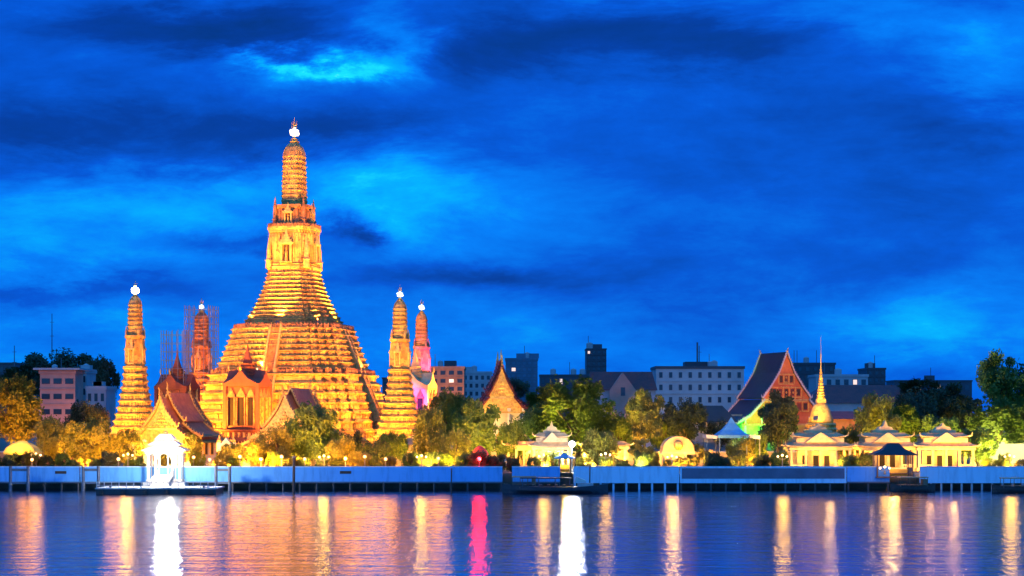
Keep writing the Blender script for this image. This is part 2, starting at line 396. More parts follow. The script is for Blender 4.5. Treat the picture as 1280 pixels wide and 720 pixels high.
def balustrade(mb, h, z, hgt, pitch):
    P = redent(h); n = len(P)
    for i in range(n):
        a = Vector(P[i]); b = Vector(P[(i+1) % n]); L = (b-a).length; k = max(1, round(L/pitch)); t = (b-a)/L
        for j in range(k):
            c = a+t*L*(j+.5)/k; s = min(pitch, L/k)*.3
            mb.lathe([(z,s),(z+hgt*.7,s*.8),(z+hgt,.04)], 4, None, (c.x, c.y, 0))
        mb.add([(a.x,a.y,z),(b.x,b.y,z),(b.x*.985,b.y*.985,z),(a.x*.985,a.y*.985,z),(a.x,a.y,z+hgt*.55),(b.x,b.y,z+hgt*.55),(b.x*.985,b.y*.985,z+hgt*.55),(a.x*.985,a.y*.985,z+hgt*.55)],
               [(3,2,1,0),(4,5,6,7),(0,1,5,4),(1,2,6,5),(2,3,7,6),(3,0,4,7)])
def body(prof, name, m, par, orn=(), orn2=None):
    mb = MB(); mb.loft([ring(h, z) for z, h in prof])
    for a in orn: ornaments(mb, *a)
    if orn2: orn2(mb)
    return mb.build(name, m, par)
def stair(par, yf, yb, z0, z1, wd, steps):      # steep stair on the -y face with side walls
    for k in range(4):
        A = RZ(k*pi/2); mb = MB()
        for i in range(steps):
            t0, t1 = i/steps, (i+1)/steps
            mb.box(-wd/2, wd/2, yf+(yb-yf)*t0, yb, z0+(z1-z0)*t0, z0+(z1-z0)*t1, A)
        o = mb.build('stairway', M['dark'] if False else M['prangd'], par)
        for s in (-1, 1):
            q = MB(); x0, x1 = sorted((s*(wd/2+.003), s*(wd/2+.45)))
            q.add([(x0,yf-.3,z0),(x1,yf-.3,z0),(x1,yb,z0),(x0,yb,z0),(x0,yf-.3,z0+.9),(x1,yf-.3,z0+.9),(x1,yb,z1+.9),(x0,yb,z1+.9)],
                  [(3,2,1,0),(4,5,6,7),(0,1,5,4),(1,2,6,5),(2,3,7,6),(3,0,4,7)], A)
            q.build('stair_wall', M['orn'], o)
def niche(par, yface, z0, z1, wd, dp=.6):
    for k in range(4):
        A = RZ(k*pi/2); h = z1-z0; mb = MB()
        for s in (-1, 1): x0, x1 = sorted((s*wd*.32, s*wd*.5)); mb.box(x0, x1, -yface-dp, -yface+.3, z0, z0+h*.62, A)
        mb.box(-wd*.56, wd*.56, -yface-dp-.08, -yface+.3, z0-.25, z0-.003, A)
        for j in range(4):     # stepped pediment
            ww = wd*(.62-.14*j); mb.box(-ww, ww, -yface-dp-.12+j*.1, -yface+.3, z0+h*(.62+.09*j)+.002, z0+h*(.62+.09*(j+1)), A)
        mb.loft([[(A @ Vector(p)) for p in [(-.14*wd,-yface-dp+.2,z0+h*.98),(.14*wd,-yface-dp+.2,z0+h*.98),(.14*wd,-yface+.2,z0+h*.98),(-.14*wd,-yface+.2,z0+h*.98)]],
                 [(A @ Vector(p)) for p in [(-.02,-yface-.2,z1+h*.25),(.02,-yface-.2,z1+h*.25),(.02,-yface-.15,z1+h*.25),(-.02,-yface-.15,z1+h*.25)]]])
        o = mb.build('niche', M['orn'], par)
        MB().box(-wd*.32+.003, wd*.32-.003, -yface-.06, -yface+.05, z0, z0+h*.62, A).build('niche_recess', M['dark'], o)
        # figure standing in the niche
        g = MB(); g.lathe([(z0,wd*.16),(z0+h*.2,wd*.12),(z0+h*.34,wd*.14),(z0+h*.42,wd*.05),(z0+h*.45,wd*.08),(z0+h*.5,wd*.06),(z0+h*.58,.02)], 8, A, (0,-yface-dp*.5,0))
        g.build('niche_figure', M['gold'], o)
def finial(par, z, s, m, gm, gr):
    MB().lathe([(z,s*1.0),(z+.25*s,s*1.25),(z+.5*s,s*.7),(z+.8*s,s*.9),(z+1.1*s,s*.4)], 10).build('lotus_crown', m, par, True)
    k = MB(); k.tube([(0,0,z+1*s),(0,0,z+6.0*s)], [s*.22,.04], 6)
    for lv in (3.9, 4.6):
        for a in range(4):
            c, sn = cos(a*pi/2), sin(a*pi/2)
            k.tube([(0,0,z+lv*s-.6*s),(c*s*.6,sn*s*.6,z+lv*s-.3*s),(c*s*.65,sn*s*.65,z+lv*s+.6*s)], [.1*s,.1*s,.02], 5)
    k.build('trident_finial', M['gold'], par)
    b = MB().ball((0,0,z+2.4*s), gr*.78, 12, 8)
    for a in range(6): b.ball((gr*.62*cos(a*pi/3), gr*.62*sin(a*pi/3), z+2.4*s+gr*(.3 if a % 2 else -.25)), gr*.42, 8, 6)
    b.ball((0,0,z+2.4*s+gr*.8), gr*.3, 8, 6); b.build('beacon_lamp', gm, par, True)

cx, cy = X(368, 350), 350.0
TH = rad(-12)
r = thing('great_prang', 'tallest golden tower, huge stepped spire with a glowing ball near its tip', 'temple tower', (cx, cy, G), TH)
# terraces
pA, oA = tiers(0, 18.3, 21.6, 15.9, 9, 1.15, .32, .3)
body(pA+[(18.3,16.1),(18.4,16.1),(18.4,10)], 'lower_terrace', M['prang'], r, [(oA[:-1],1.25,.55)])
pB, oB = tiers(18.4, 28.3, 14.9, 11.6, 8, 1.1, .26, .25)
body(pB+[(28.3,11.9),(28.5,11.9),(28.5,8)], 'upper_terrace', M['prang'], r, [(oB,1.0,.45)])
pC, oC = tiers(28.5, 41.8, 10.1, 5.1, 14, 1.65, .16, .18)
pD = [(41.8,5.3),(42.2,5.3),(42.4,5.0),(42.7,5.2),(43,4.9),(49.6,4.7),(49.8,4.95),(50.3,4.95),(50.4,5.15),(51,5.2),(51.1,4.1)]
body(pC+pD, 'tower_base', M['prang'], r, [(oC,.9,.4),([(43.1,49.5,4.75,.28)],.8,.34)])
pE = [(51.1,4.1),(51.4,4.3),(51.7,4.0),(55,3.75),(55.3,4.05),(55.9,4.1),(56,3.0)]
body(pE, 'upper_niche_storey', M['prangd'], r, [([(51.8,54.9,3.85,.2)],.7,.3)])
pF, oF = tiers(56, 67.0, 2.5, 2.2, 10, 1, .08, .1)
body(pF+[(67,2.22),(68,2.1),(69,1.75),(69.7,1.2),(70.2,.75)], 'cob_spire', M['prang'], r, [(oF,.55,.2)])
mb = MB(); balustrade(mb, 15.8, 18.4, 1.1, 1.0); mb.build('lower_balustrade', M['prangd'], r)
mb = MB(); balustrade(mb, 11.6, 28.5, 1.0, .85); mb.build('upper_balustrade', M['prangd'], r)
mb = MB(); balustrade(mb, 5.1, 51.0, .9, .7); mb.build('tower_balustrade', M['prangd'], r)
niche(r, 4.85, 43.2, 49.2, 2.6, .7)
niche(r, 3.9, 51.6, 55.4, 1.8, .5)
stair(r, -23.6, -15.9, 0, 18.4, 2.6, 30)
stair(r, -15.8, -11.5, 18.4, 28.5, 2.0, 22)
for sx in (-1,1):
    for sy in (-1,1):
        MB().lathe([(51,.7),(52.5,.6),(52.6,.8),(53,.5),(55,.45),(56.4,.25),(57.8,.04)], 8, None, (sx*3.3, sy*3.3, 0)).build('corner_spire', M['prangd'], r)
        MB().lathe([(41.8,.8),(43.5,.7),(43.6,.9),(44,.55),(46,.5),(47.4,.25),(48.6,.04)], 8, None, (sx*4.35, sy*4.35, 0)).build('corner_spire', M['orn'], r)
finial(r, 70.1, .95, M['gold'], M['gtop'], 1.15)

def small_prang(px, Y, label, st, gm, gr=1.0, hz=36.5):
    r = thing('corner_prang', label, 'temple tower', (X(px, Y), Y, G), TH, 'four corner towers around the great tower')
    k = hz/36.5
    p1, o1 = tiers(0, 19, 6.0, 2.0, 14, 1.8, .18, .18)
    body(p1+[(19,2.15),(19.3,2.15),(19.4,1.7),(24.9,1.55),(25.1,1.8),(25.6,1.85),(25.7,1.4)], 'tower_base', st, r, [(o1,.8,.36),([(19.5,24.8,1.62,.16)],.5,.22)])
    p2, o2 = tiers(25.7, 32, 1.35, 1.2, 7, 1, .07, .07)
    body(p2+[(32,1.22),(32.8,1.05),(33.4,.75),(33.7,.45)], 'cob_spire', st, r, [(o2,.4,.16)])
    niche(r, 1.6, 20, 24.2, 1.2, .45)
    for sx in (-1,1):
        for sy in (-1,1): MB().lathe([(25.6,.3),(26.2,.25),(26.3,.32),(27.0,.15),(27.6,.03)], 6, None, (sx*1.35, sy*1.35, 0)).build('corner_spire', st, r)
    finial(r, 33.6, .55, M['gold'], gm, gr)
    r.scale = (1,1,k); return r
PR = [(169,328), (500,316.4), (252,383.6), (527,371.8)]
small_prang(*PR[0], 'golden corner tower left of the great tower, topped by a bright white ball', M['prang'], M['gw'], .85, 37.0)
small_prang(*PR[1], 'golden corner tower just right of the great tower, topped by a pale ball', M['prang'], M['gc'], .7, 35.2)
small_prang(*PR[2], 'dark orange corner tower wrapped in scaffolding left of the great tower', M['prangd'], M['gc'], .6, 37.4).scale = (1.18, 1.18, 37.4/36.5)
small_prang(*PR[3], 'corner tower lit magenta at its foot, slim and rightmost of the towers', M['prang'], M['gc'], .75, 36.4)

def mondop(ang, label, st, k=28.0, wm='maroon'):
    d = Vector((sin(ang), -cos(ang)))*k
    r = thing('spired_porch', label, 'shrine', (cx+d.x, cy+d.y, G), ang, 'porch shrines between the towers')
    p, o = tiers(0, 6.5, 5.4, 4.6, 3, 1, .3, .3)
    body(p, 'base', M[wm], r); mb = MB(); ornaments(mb, o, 1.0, .45); mb.build('carved_relief_pattern', M['orn'], r)
    W = 3.5
    mb = MB(); mb.box(-W, W, -W, W, 6.5, 15.2)
    for s in (-1,1):
        for q in (-1,1): mb.box(s*W-.35, s*W+.35, q*W-.35, q*W+.35, 6.5, 15.6)
    mb.box(-W-.4, W+.4, -W-.4, W+.4, 15.25, 15.9); mb.build('hall_walls', M[wm], r)
    for a in range(4):
        A = RZ(a*pi/2)
        for x in (-2.1, 0, 2.1):
            ww = .65 if x else .8
            f = MB(); f.box(x-ww-.2, x-ww, -W-.5, -W-.003, 7.2, 13, A); f.box(x+ww, x+ww+.2, -W-.5, -W-.003, 7.2, 13, A); f.prism_y([(x-ww-.3,13),(x+ww+.3,13),(x,14.9)], -W-.28, -W-.003, A)
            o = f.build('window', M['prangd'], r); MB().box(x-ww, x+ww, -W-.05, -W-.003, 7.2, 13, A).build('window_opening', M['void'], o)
        g = MB(); g.prism_y([(-3.4,15.9),(3.4,15.9),(1.5,16.9),(0,18.6),(-1.5,16.9)], -W-.5, 0, A); g.build('gabled_roof', M[wm], r)
        g = MB(); g.tube([A @ Vector((0,-W-.4,18.5)), A @ Vector((0,-W-.7,19.2)), A @ Vector((0,-W-.6,19.9))], [.18,.13,.03], 6); g.build('gable_horn', M['gold'], r)
    p, _ = tiers(16.5, 20, 1.9, 1.1, 5, 1, .12, .1)
    body(p+[(20,.9),(21.5,.5),(22.6,.25),(24,.04)], 'roof_spire', M[wm], r)
    return r
mondop(TH, 'red walled porch shrine with tall dark windows at the front foot of the great tower', M['prangd'])
mondop(TH-pi/2, 'dim orange porch shrine between the two left corner towers', M['prangd'])
mondop(TH+pi/2, 'violet lit porch shrine between the two right corner towers, mostly hidden', M['prangd'], wm='cream')

def scaffold(c, wx, wy, z0, z1, nx, nz, label, rz=TH):
    r = thing('scaffolding', label, 'scaffolding', (c[0], c[1], G), rz, 'scaffolding on the towers')
    dx, dz = 2*wx/nx, (z1-z0)/nz
    st = MB(); le = MB(); R = .06
    for s in range(4):
        A = RZ(s*pi/2); wxx, wyy = (wx, wy); br = MB()
        for i in range(nx):
            x = -wxx+dx*i; p = A @ Vector((x, -wyy, 0)); st.box(p.x-R, p.x+R, p.y-R, p.y+R, z0, z1+1)
        for j in range(nz+1):
            z = z0+dz*j; a = A @ Vector((-wxx,-wyy-.09,z)); b = A @ Vector((wxx,-wyy-.09,z)); le.tube([a, b], R*.8, 4)
        for j in range(0, nz):
            xa, xb = (-wxx, -wxx+dx) if j % 2 == 0 else (-wxx+dx, -wxx); br.tube([A @ Vector((xa,-wyy-.2,z0+dz*j)), A @ Vector((xb,-wyy-.2,z0+dz*(j+1)))], R*.7, 4)
        br.build('cross_brace', M['scaf'], r)
    st.build('standards', M['scaf'], r); le.build('ledgers', M['scaf'], r)
scaffold((X(PR[2][0], PR[2][1]), PR[2][1]), 3.1, 3.1, 8, 35, 5, 16, 'tall tube scaffolding caging the dark orange corner tower')
d = Vector((sin(TH-pi/2), -cos(TH-pi/2)))*28
scaffold((cx+d.x, cy+d.y), 2.7, 2.7, 16, 27.5, 4, 6, 'small tube scaffolding around the spire of the dim porch shrine')

# ---------------------------------------------------------------- Thai halls
def shell(mb, prof, y0, y1, t=.25):
    up = [(x, z) for x, z in prof]; lo = [(x, z-t) for x, z in reversed(prof)]
    mb.prism_y(up+lo, y0, y1)
def mirror(half): return [(-x, z) for x, z in reversed(half)]+[p for p in half if p[0] > 0]
def hall(name, label, px, Y, W, L, ze, zr, rz, tile, edge, ped, wall, front='columns', group=None, steps=2, ncol=6, barge='gold', horn=1.0):
    """gable at local y=0 facing -y; ze eave height, zr ridge height, both above ground"""
    r = thing(name, label, 'temple hall', (X(px, Y), Y, G), rz, group)
    Hh = zr-ze; zm = ze+Hh*.36; xm = W*.52
    MB().box(-W-.2, W+.2, -1.6, L+1.2, 0, 1.0).build('plinth', M['white'], r)
    zw = ze-.1
    MB().box(-W*.80, W*.80, 2.6, L-.8, 1.0, zw).build('walls', wall, r)
    for k in range(steps):
        y0, y1, dz = (-1.2, L+1.0, -Hh*.13) if k == 0 else (L*.16, L*.84, 0) if k == 1 else (L*.3, L*.7, Hh*.1)
        s = 1 if k == 0 else .97
        upper = [(0, zr+dz), (xm*.32*s, zr+dz-Hh*.29), (xm*.68*s, zr+dz-Hh*.49), (xm*s, zm+dz)]
        lower = [(xm*.93*s, zm+dz-.45), (W*.80*s, ze+dz+Hh*.10), (W*1.08*s, ze+dz)]
        mb = MB(); shell(mb, mirror(upper), y0, y1, .22)
        o = mb.build('roof', tile, r)
        for sg in (-1, 1):
            mb = MB(); shell(mb, [(sg*x, z) for x, z in lower], y0, y1, .2); mb.build('roof_skirt', tile, o)
            e = MB(); e.prism_y([(sg*W*1.0*s, ze+dz+.12+Hh*.028), (sg*W*1.09*s, ze+dz+.08), (sg*W*1.09*s, ze+dz-.22), (sg*W*1.0*s, ze+dz-.18+Hh*.028)], y0-.06, y1+.06); e.build('eave_border', edge, o)
        for ye, sd in ((y0, -1), (y1, 1)):
            b = MB(); t = .30
            for half in (upper, lower):
                for sg in (-1, 1):
                    for (xa, za), (xb, zb) in zip(half[:-1], half[1:]):
                        b.loft([[(sg*xa, ye+sd*.02, za-t*.6), (sg*xa, ye+sd*t, za-t*.6), (sg*xa, ye+sd*t, za+t), (sg*xa, ye+sd*.02, za+t)], [(sg*xb, ye+sd*.02, zb-t*.6), (sg*xb, ye+sd*t, zb-t*.6), (sg*xb, ye+sd*t, zb+t), (sg*xb, ye+sd*.02, zb+t)]])
                        n = max(1, int(math.hypot(xb-xa, zb-za)/.55))
                        for q in range(n):      # row of teeth along the barge board
                            f = (q+.5)/n; x = xa+(xb-xa)*f; z = za+(zb-za)*f+t*.8
                            b.add([(sg*x-.13, ye+sd*.1, z), (sg*x+.13, ye+sd*.1, z), (sg*x+.13, ye+sd*.25, z), (sg*x-.13, ye+sd*.25, z), (sg*(x+.12), ye+sd*.17, z+.42)], [(0,1,2,3),(0,1,4),(1,2,4),(2,3,4),(3,0,4)])
                    xb, zb = half[-1]; b.tube([(sg*xb, ye+sd*.15, zb), (sg*(xb+.35), ye+sd*.15, zb+.1), (sg*(xb+.5), ye+sd*.15, zb+.75)], [.2,.16,.03], 5)
            o2 = b.build('barge_board', M[barge], r)
            z = zr+dz
            MB().tube([(0, ye+sd*.15, z), (0, ye+sd*.5, z+.7*horn), (0, ye+sd*.35, z+1.4*horn), (0, ye+sd*.75, z+2.0*horn)], [.22,.16,.11,.02], 6).build('roof_horn', M['gold'], o2)
        if k == 0:
            pp = mirror([(0, zr+dz-.3), (xm*.32, zr+dz-Hh*.29-.3), (xm*.68, zr+dz-Hh*.49-.3), (xm, zm+dz-.3)])
            g = MB(); g.prism_y(pp, y0+.25, y0+.55); g.prism_y([(-W*.95, ze+dz-.1), (W*.95, ze+dz-.1), (xm, zm+dz-.7), (-xm, zm+dz-.7)], y0+.3, y0+.6)
            pd = g.build('pediment', ped, r)
            g = MB(); g.box(-xm*1.02, xm*1.02, y0+.08, y0+.7, zm+dz-.68, zm+dz-.32); g.box(-W*.98, W*.98, y0+.08, y0+.7, ze+dz-.45, ze+dz-.1)
            g.build('pediment_beam', M['orn'], pd)
            g = MB()     # carved relief on the pediment
            for rr_ in range(5):
                zz = zm+dz+Hh*.07*rr_; ww = xm*(.8-.17*rr_)
                for q in range(9-2*rr_ if rr_ < 4 else 1):
                    n_ = 9-2*rr_ if rr_ < 4 else 1; x = (q-(n_-1)/2)*2*ww/9*1.02
                    g.ball((x, y0+.22, zz), .26, 6, 4)
            g.build('pediment_relief', M['gold'], pd)
            g = MB(); g.prism_y([(-p[0], p[1]) for p in pp], y1-.55, y1-.25); g.build('rear_pediment', ped, r)
    if front == 'columns':
        for i in range(ncol):
            x = -W*.88+W*1.76*i/(ncol-1)
            MB().lathe([(1.0,.42),(1.25,.42),(1.35,.3),(zw-1.2,.26),(zw-.9,.4),(zw-.55,.46),(zw-.5,.46)], 8, None, (x, -.7, 0)).build('column', M['white'], r)
    for i, x in enumerate((-W*.42, 0, W*.42)):
        hh = 3.2 if i != 1 else 4.0; ww = .7 if i != 1 else .95
        f = MB(); f.box(x-ww-.2, x+ww+.2, 2.45, 2.597, 1.0, 1.0+hh+.2); f.prism_y([(x-ww-.3, 1.2+hh), (x+ww+.3, 1.2+hh), (x, 2.4+hh)], 2.4, 2.597)
        o = f.build('doorway', M['gold'], r); MB().box(x-ww, x+ww, 2.38, 2.447, 1.0, 1.0+hh).build('door', M['red'], o)
    nw = max(2, int(L/3.4))
    for i in range(nw):
        y = 3.6+(L-5.4)*(i+.5)/nw
        for sg in (-1, 1):
            xx = sorted((sg*(W*.80+.003), sg*(W*.80+.15)))
            f = MB(); f.box(xx[0], xx[1], y-.75, y+.75, 2.0, min(zw-.4, 4.6))
            o = f.build('window', M['gold'], r); xx = sorted((sg*(W*.80+.153), sg*(W*.80+.2)))
            MB().box(xx[0], xx[1], y-.5, y+.5, 2.2, min(zw-.6, 4.4)).build('shutter', M['dark'], o)
    return r
hall('small_temple_hall', 'brilliantly lit small temple hall with orange tiled roof behind the pier gate', 204, 280, 6.0, 13.5, 5.6, 13.4, TH, M['tile_o'], M['tile_g'], M['gold'], M['white'])
hall('small_temple_hall', 'temple hall with golden barge board half hidden by the round tree', 358, 276, 7.4, 14, 5.2, 14.2, TH, M['tile_o'], M['tile_g'], M['gold'], M['white'])
hall('temple_hall', 'tall narrow hall with a pointed golden gable and red roof edges, white columns below', 627, 300, 4.7, 14, 11.3, 20.0, rad(4), M['tile_r'], M['tile_r'], M['gold'], M['white'], ncol=4, barge='tile_r')
oh = hall('ordination_hall', 'large hall with dark blue steep roof, red gable and a green lit flank', 980, 335, 11.0, 9, 9.6, 24.8, rad(20), M['tile_b'], M['tile_b'], M['gable'], M['cream'], barge='bconc', horn=.45, steps=1)

# rows of panels and openings in the red gable
for z_, n_, ww in ((10.4, 7, 1.0), (13.4, 5, .95), (16.2, 3, .8)):
    g = MB(); L_ = n_*ww*1.55
    g.box(-L_/2, L_/2, -1.12, -.953, z_-.35, z_-.12)
    g.box(-L_/2, L_/2, -1.12, -.953, z_+1.75, z_+1.95)
    for i_ in range(n_+1): x_ = -L_/2+L_*i_/n_; g.box(x_-.1, x_+.1, -1.1, -.953, z_-.117, z_+1.747)
    o_ = g.build('gable_frame', M['gold'], oh)
    for i_ in range(n_):
        x_ = -L_/2+L_*(i_+.5)/n_; MB().box(x_-ww*.42, x_+ww*.42, -1.03, -.953, z_+.1, z_+1.5).build('gable_panel', M['maroon'] if i_ % 2 else M['dark'], o_)
# mid-ground small roofs beside the blue tent
def low_house(px, Y, W, D, hw, hr, wall, roof, label, rz=0, name='house', lit=False):
    r = thing(name, label, 'building', (X(px, Y), Y, G), rz)
    MB().box(-W, W, 0, D, 0, hw).build('walls', wall, r)
    g = MB(); g.loft([[(-W-.6,-.6,hw),(W+.6,-.6,hw),(W+.6,D+.6,hw),(-W-.6,D+.6,hw)], [(-W*.6,D*.45,hw+hr),(W*.6,D*.45,hw+hr),(W*.6,D*.55,hw+hr),(-W*.6,D*.55,hw+hr)]]); g.build('roof', roof, r)
    n = max(2, int(W/1.6))
    for i in range(n):
        x = -W+2*W*(i+.5)/n
        o = MB().box(x-.55, x+.55, -.08, -.003, 1.0, min(hw-.5, 2.6)).build('window', M['white'], r)
        MB().box(x-.42, x+.42, -.12, -.083, 1.13, min(hw-.63, 2.47)).build('pane', M['wlit'] if lit else M['glass'], o)
    return r
low_house(886, 300, 5.0, 7, 8.0, 3.2, M['bconc'], M['tile_b'], 'grey house with a dark hipped roof beside the dark blue temple roof')
low_house(1055, 300, 4.2, 7, 8.6, 1.5, M['red'], M['tile_r'], 'red walled house right of the golden stupa')
low_house(1082, 420, 16, 16, 12.5, 5.0, M['bconc'], M['tile_r'], 'long house with a wide dark red roof behind the golden stupa')
low_house(1098, 300, 3.6, 7, 7.0, 1.8, M['white'], M['tile_b'], 'small pale house with bluish roof among the dark trees')

# gate and enclosure wall beside the first hall
def gate(px, Y, label, m):
    r = thing('temple_gate', label, 'gate', (X(px, Y), Y, G), TH)
    for s in (-1.3, 1.3):
        MB().box(s-.35, s+.35, -.35, .35, 0, 4.6).build('gate_pillar', m, r)
        MB().lathe([(4.6,.45),(4.9,.5),(5.2,.25),(6.0,.03)], 8, None, (s,0,0)).build('pillar_finial', M['gold'], r)
    MB().box(-1.9, 1.9, -.3, .3, 4.0, 4.5).build('lintel', m, r) if False else None
    MB().prism_y([(-.94,3.6),(.94,3.6),(.94,4.3),(0,5.4),(-.94,4.3)], -.3, .3).build('gate_pediment', m, r)
    return r
gate(283, 276, 'pale arched gate between the two small temple halls', M['white'])
gate(745, 272, 'pale gate between the bright lamp and the round roofed pavilion', M['cream'])
def encl(px0, px1, Y, h, label, m, rz=0):
    x0, x1 = X(px0, Y), X(px1, Y)
    r = thing('enclosure_wall', label, 'wall', (x0, Y, G)); L = x1-x0
    MB().box(0, L, 0, .4, 0, h).build('wall_face', m, r); MB().box(-.1, L+.1, -.1, .5, h, h+.2).build('wall_cap', M['white'], r)
    n = int(L/4)
    for i in range(n+1):
        x = L*i/n; MB().box(x-.3, x+.3, -.14, .54, 0, h+.5).build('pier', m, r)
encl(-20, 130, 285, 2.6, 'low orange lit enclosure wall at the far left under the trees', M['ochre'])
encl(385, 470, 300, 2.6, 'low enclosure wall at the right foot of the great tower', M['ochre'])
encl(470, 620, 292, 2.8, 'enclosure wall behind the yellow lit trees, left of the pointed hall', M['cream'])
encl(640, 1000, 285, 2.6, 'long enclosure wall behind the middle trees and the tent', M['cream'])
encl(1215, 1330, 272, 4.2, 'white wall beside the big tree at the right edge', M['white'])

# bright pier gate on the river wall
r = thing('pier_gate', 'blazing white arched pier pavilion at the river above the floating landing', 'pavilion', (X(209, 250), 247.4, 0))
MB().box(-3.3, 3.3, 0, 3.2, -.5, 1.3).build('landing_block', M['concl'], r)
for i in range(4): MB().box(-1.6, 1.6, -.45*(4-i), -.45*(3-i)-.003, .3, .5+.25*i).build('step', M['white'], r)
for x in (-2.5, -1.35, 1.35, 2.5):
    for y in (.35, 2.8): MB().lathe([(1.3,.36),(1.6,.36),(1.7,.24),(5.3,.22),(5.5,.34),(5.8,.36)], 8, None, (x,y,0)).build('column', M['white'], r)
a = MB(); pts = [(1.2*cos(t*pi/8), 4.6+1.2*sin(t*pi/8)) for t in range(9)]
poly = [(1.2,4.2)]+pts+[(-1.2,4.2),(-3.0,4.2),(-3.0,6.2),(3.0,6.2),(3.0,4.2)]
for (xa,za),(xb,zb) in zip(pts[:-1], pts[1:]):
    a.loft([[(xa,.1,za),(xb,.1,zb),(xb,.1,6.2),(xa,.1,6.2)], [(xa,.6,za),(xb,.6,zb),(xb,.6,6.2),(xa,.6,6.2)]])
a.box(1.2,3.0,.1,.6,5.81,6.2); a.box(-3.0,-1.2,.1,.6,5.81,6.2); a.build('arch', M['white'], r)
for k, (ww, z0, hz) in enumerate(((3.4,6.2,.8),(2.4,7.1,.8),(1.4,8.0,.9))):
    MB().loft([[(-ww,-.2+k*.4,z0),(ww,-.2+k*.4,z0),(ww,3.4-k*.4,z0),(-ww,3.4-k*.4,z0)], [(-ww-.15,-.3+k*.4,z0+.15),(ww+.15,-.3+k*.4,z0+.15),(ww+.15,3.5-k*.4,z0+.15),(-ww-.15,3.5-k*.4,z0+.15)], [(-ww*.6,.6+k*.25,z0+hz),(ww*.6,.6+k*.25,z0+hz),(ww*.6,2.6-k*.25,z0+hz),(-ww*.6,2.6-k*.25,z0+hz)]]).build('roof_tier', M['white'], r)
MB().lathe([(8.8,.3),(9.1,.4),(9.4,.15),(10.4,.03)], 8, None, (0,1.6,0)).build('roof_finial', M['gold'], r)
q_ = thing('landing_lamp', 'glaring white lamp on a post on the floating landing before the pier gate', 'lamp', (X(210,240.5), 240.5, .93))
MB().lathe([(0,.25),(.2,.22),(.3,.1),(5.4,.07)], 8).build('post', M['white'], q_)
MB().ball((0,0,5.8), .5, 14, 9).build('globe', M['gw'], q_, True)

# ---------------------------------------------------------------- riverside pavilions
def sala(px, Y, W, label, tiers_=2, round_=False, D=6, roofm=None, hcol=3.4, zb=G, apex=0, colm=None):
    r = thing('riverside_pavilion', label, 'pavilion', (X(px, Y), Y, zb), 0, 'stone pavilions along the river')
    colm = colm or M['cream']; roofm = roofm or M['creamd']
    MB().box(-W-.3, W+.3, -.5, D+.5, 0, .5).build('plinth', M['cream'], r)
    n = 5
    for i in range(n):
        x = -W+.3+(2*W-.6)*i/(n-1)
        for y in (.2, D-.2):
            MB().box(x-.2, x+.2, y-.2, y+.2, .5, hcol+.5).build('column', colm, r)
    MB().box(-W*.62, W*.62, D-.8, D-.55, .5, hcol+.3).build('back_wall', M['cream'], r)
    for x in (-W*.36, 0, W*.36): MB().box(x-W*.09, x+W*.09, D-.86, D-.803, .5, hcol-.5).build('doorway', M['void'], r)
    b = MB()
    for i in range(n-1):
        if i in (1, 2): continue
        x0 = -W+.5+(2*W-.6)*i/(n-1); x1 = x0+(2*W-.6)/(n-1)-.4
        b.box(x0, x1, .1, .3, .9, 1.1); b.box(x0, x1, .15, .25, .5, .6)
        for q in range(6): xx = x0+(x1-x0)*(q+.5)/6; b.box(xx-.05, xx+.05, .15, .25, .6, .9)
    b.build('balustrade', colm, r)
    z = hcol+.5
    MB().box(-W-.1, W+.1, -.1, D+.1, z, z+.45).build('entablature', colm, r); z += .45
    if round_:
        pts = [(-W*1.0,z)]+[(W*cos(pi-t*pi/10)*.98, z+.3+2.3*sin(t*pi/10)) for t in range(11)]+[(W*1.0,z)]
        MB().prism_y(pts, -.1, D+.1).build('vaulted_roof', roofm, r)
        MB().ball((0,-.15,z+1.1), .8, 12, 8).build('roof_medallion', M['gold'], r)
        return r
    for k in range(tiers_):
        f = 1-.26*k; ww = W*f+.5; y0 = -.5+k*.8; y1 = D+.5-k*.8; hh = .85
        g = MB(); R = lambda w_, a, b_, zz, up=0: [(-w_,a,zz+up),(-w_*.5,a,zz),(w_*.5,a,zz),(w_,a,zz+up),(w_,b_,zz+up),(w_*.5,b_,zz),(-w_*.5,b_,zz),(-w_,b_,zz+up)]
        g.loft([R(ww,y0,y1,z,.18), R(ww+.05,y0-.05,y1+.05,z+.16,.2), R(ww*.84,y0+.5,y1-.5,z+.55,.05), R(ww*.74,y0+.75,y1-.75,z+hh)])
        g.build('roof_tier', roofm, r)
        s = MB()
        for sg in (-1,1): s.tube([(sg*ww*.95,y0,z+.25),(sg*(ww+.3),y0-.1,z+.5),(sg*(ww+.35),y0-.1,z+1.0)], [.12,.1,.03], 5)
        s.build('eave_horns', colm, r); z += hh
        if k < tiers_-1: MB().box(-ww*.7, ww*.7, y0+.8, y1-.8, z-.1, z+.75).build('roof_drum', colm, r); z += .75
    g = MB(); g.prism_y([(-W*.42,z-.02),(-W*.46,z+.35),(-W*.28,z+.5),(-W*.22,z+.95),(-W*.08,z+1.1),(0,z+1.6+apex),(W*.08,z+1.1),(W*.22,z+.95),(W*.28,z+.5),(W*.46,z+.35),(W*.42,z-.02)], D/2-.7, D/2+.7); g.build('ridge_crest', colm, r)
    g = MB(); g.prism_y([(-W*.5,z-1.6),(W*.5,z-1.6),(W*.3,z-.9),(0,z+.1),(-W*.3,z-.9)], -.2, .5); g.build('front_gable', colm, r)
    return r
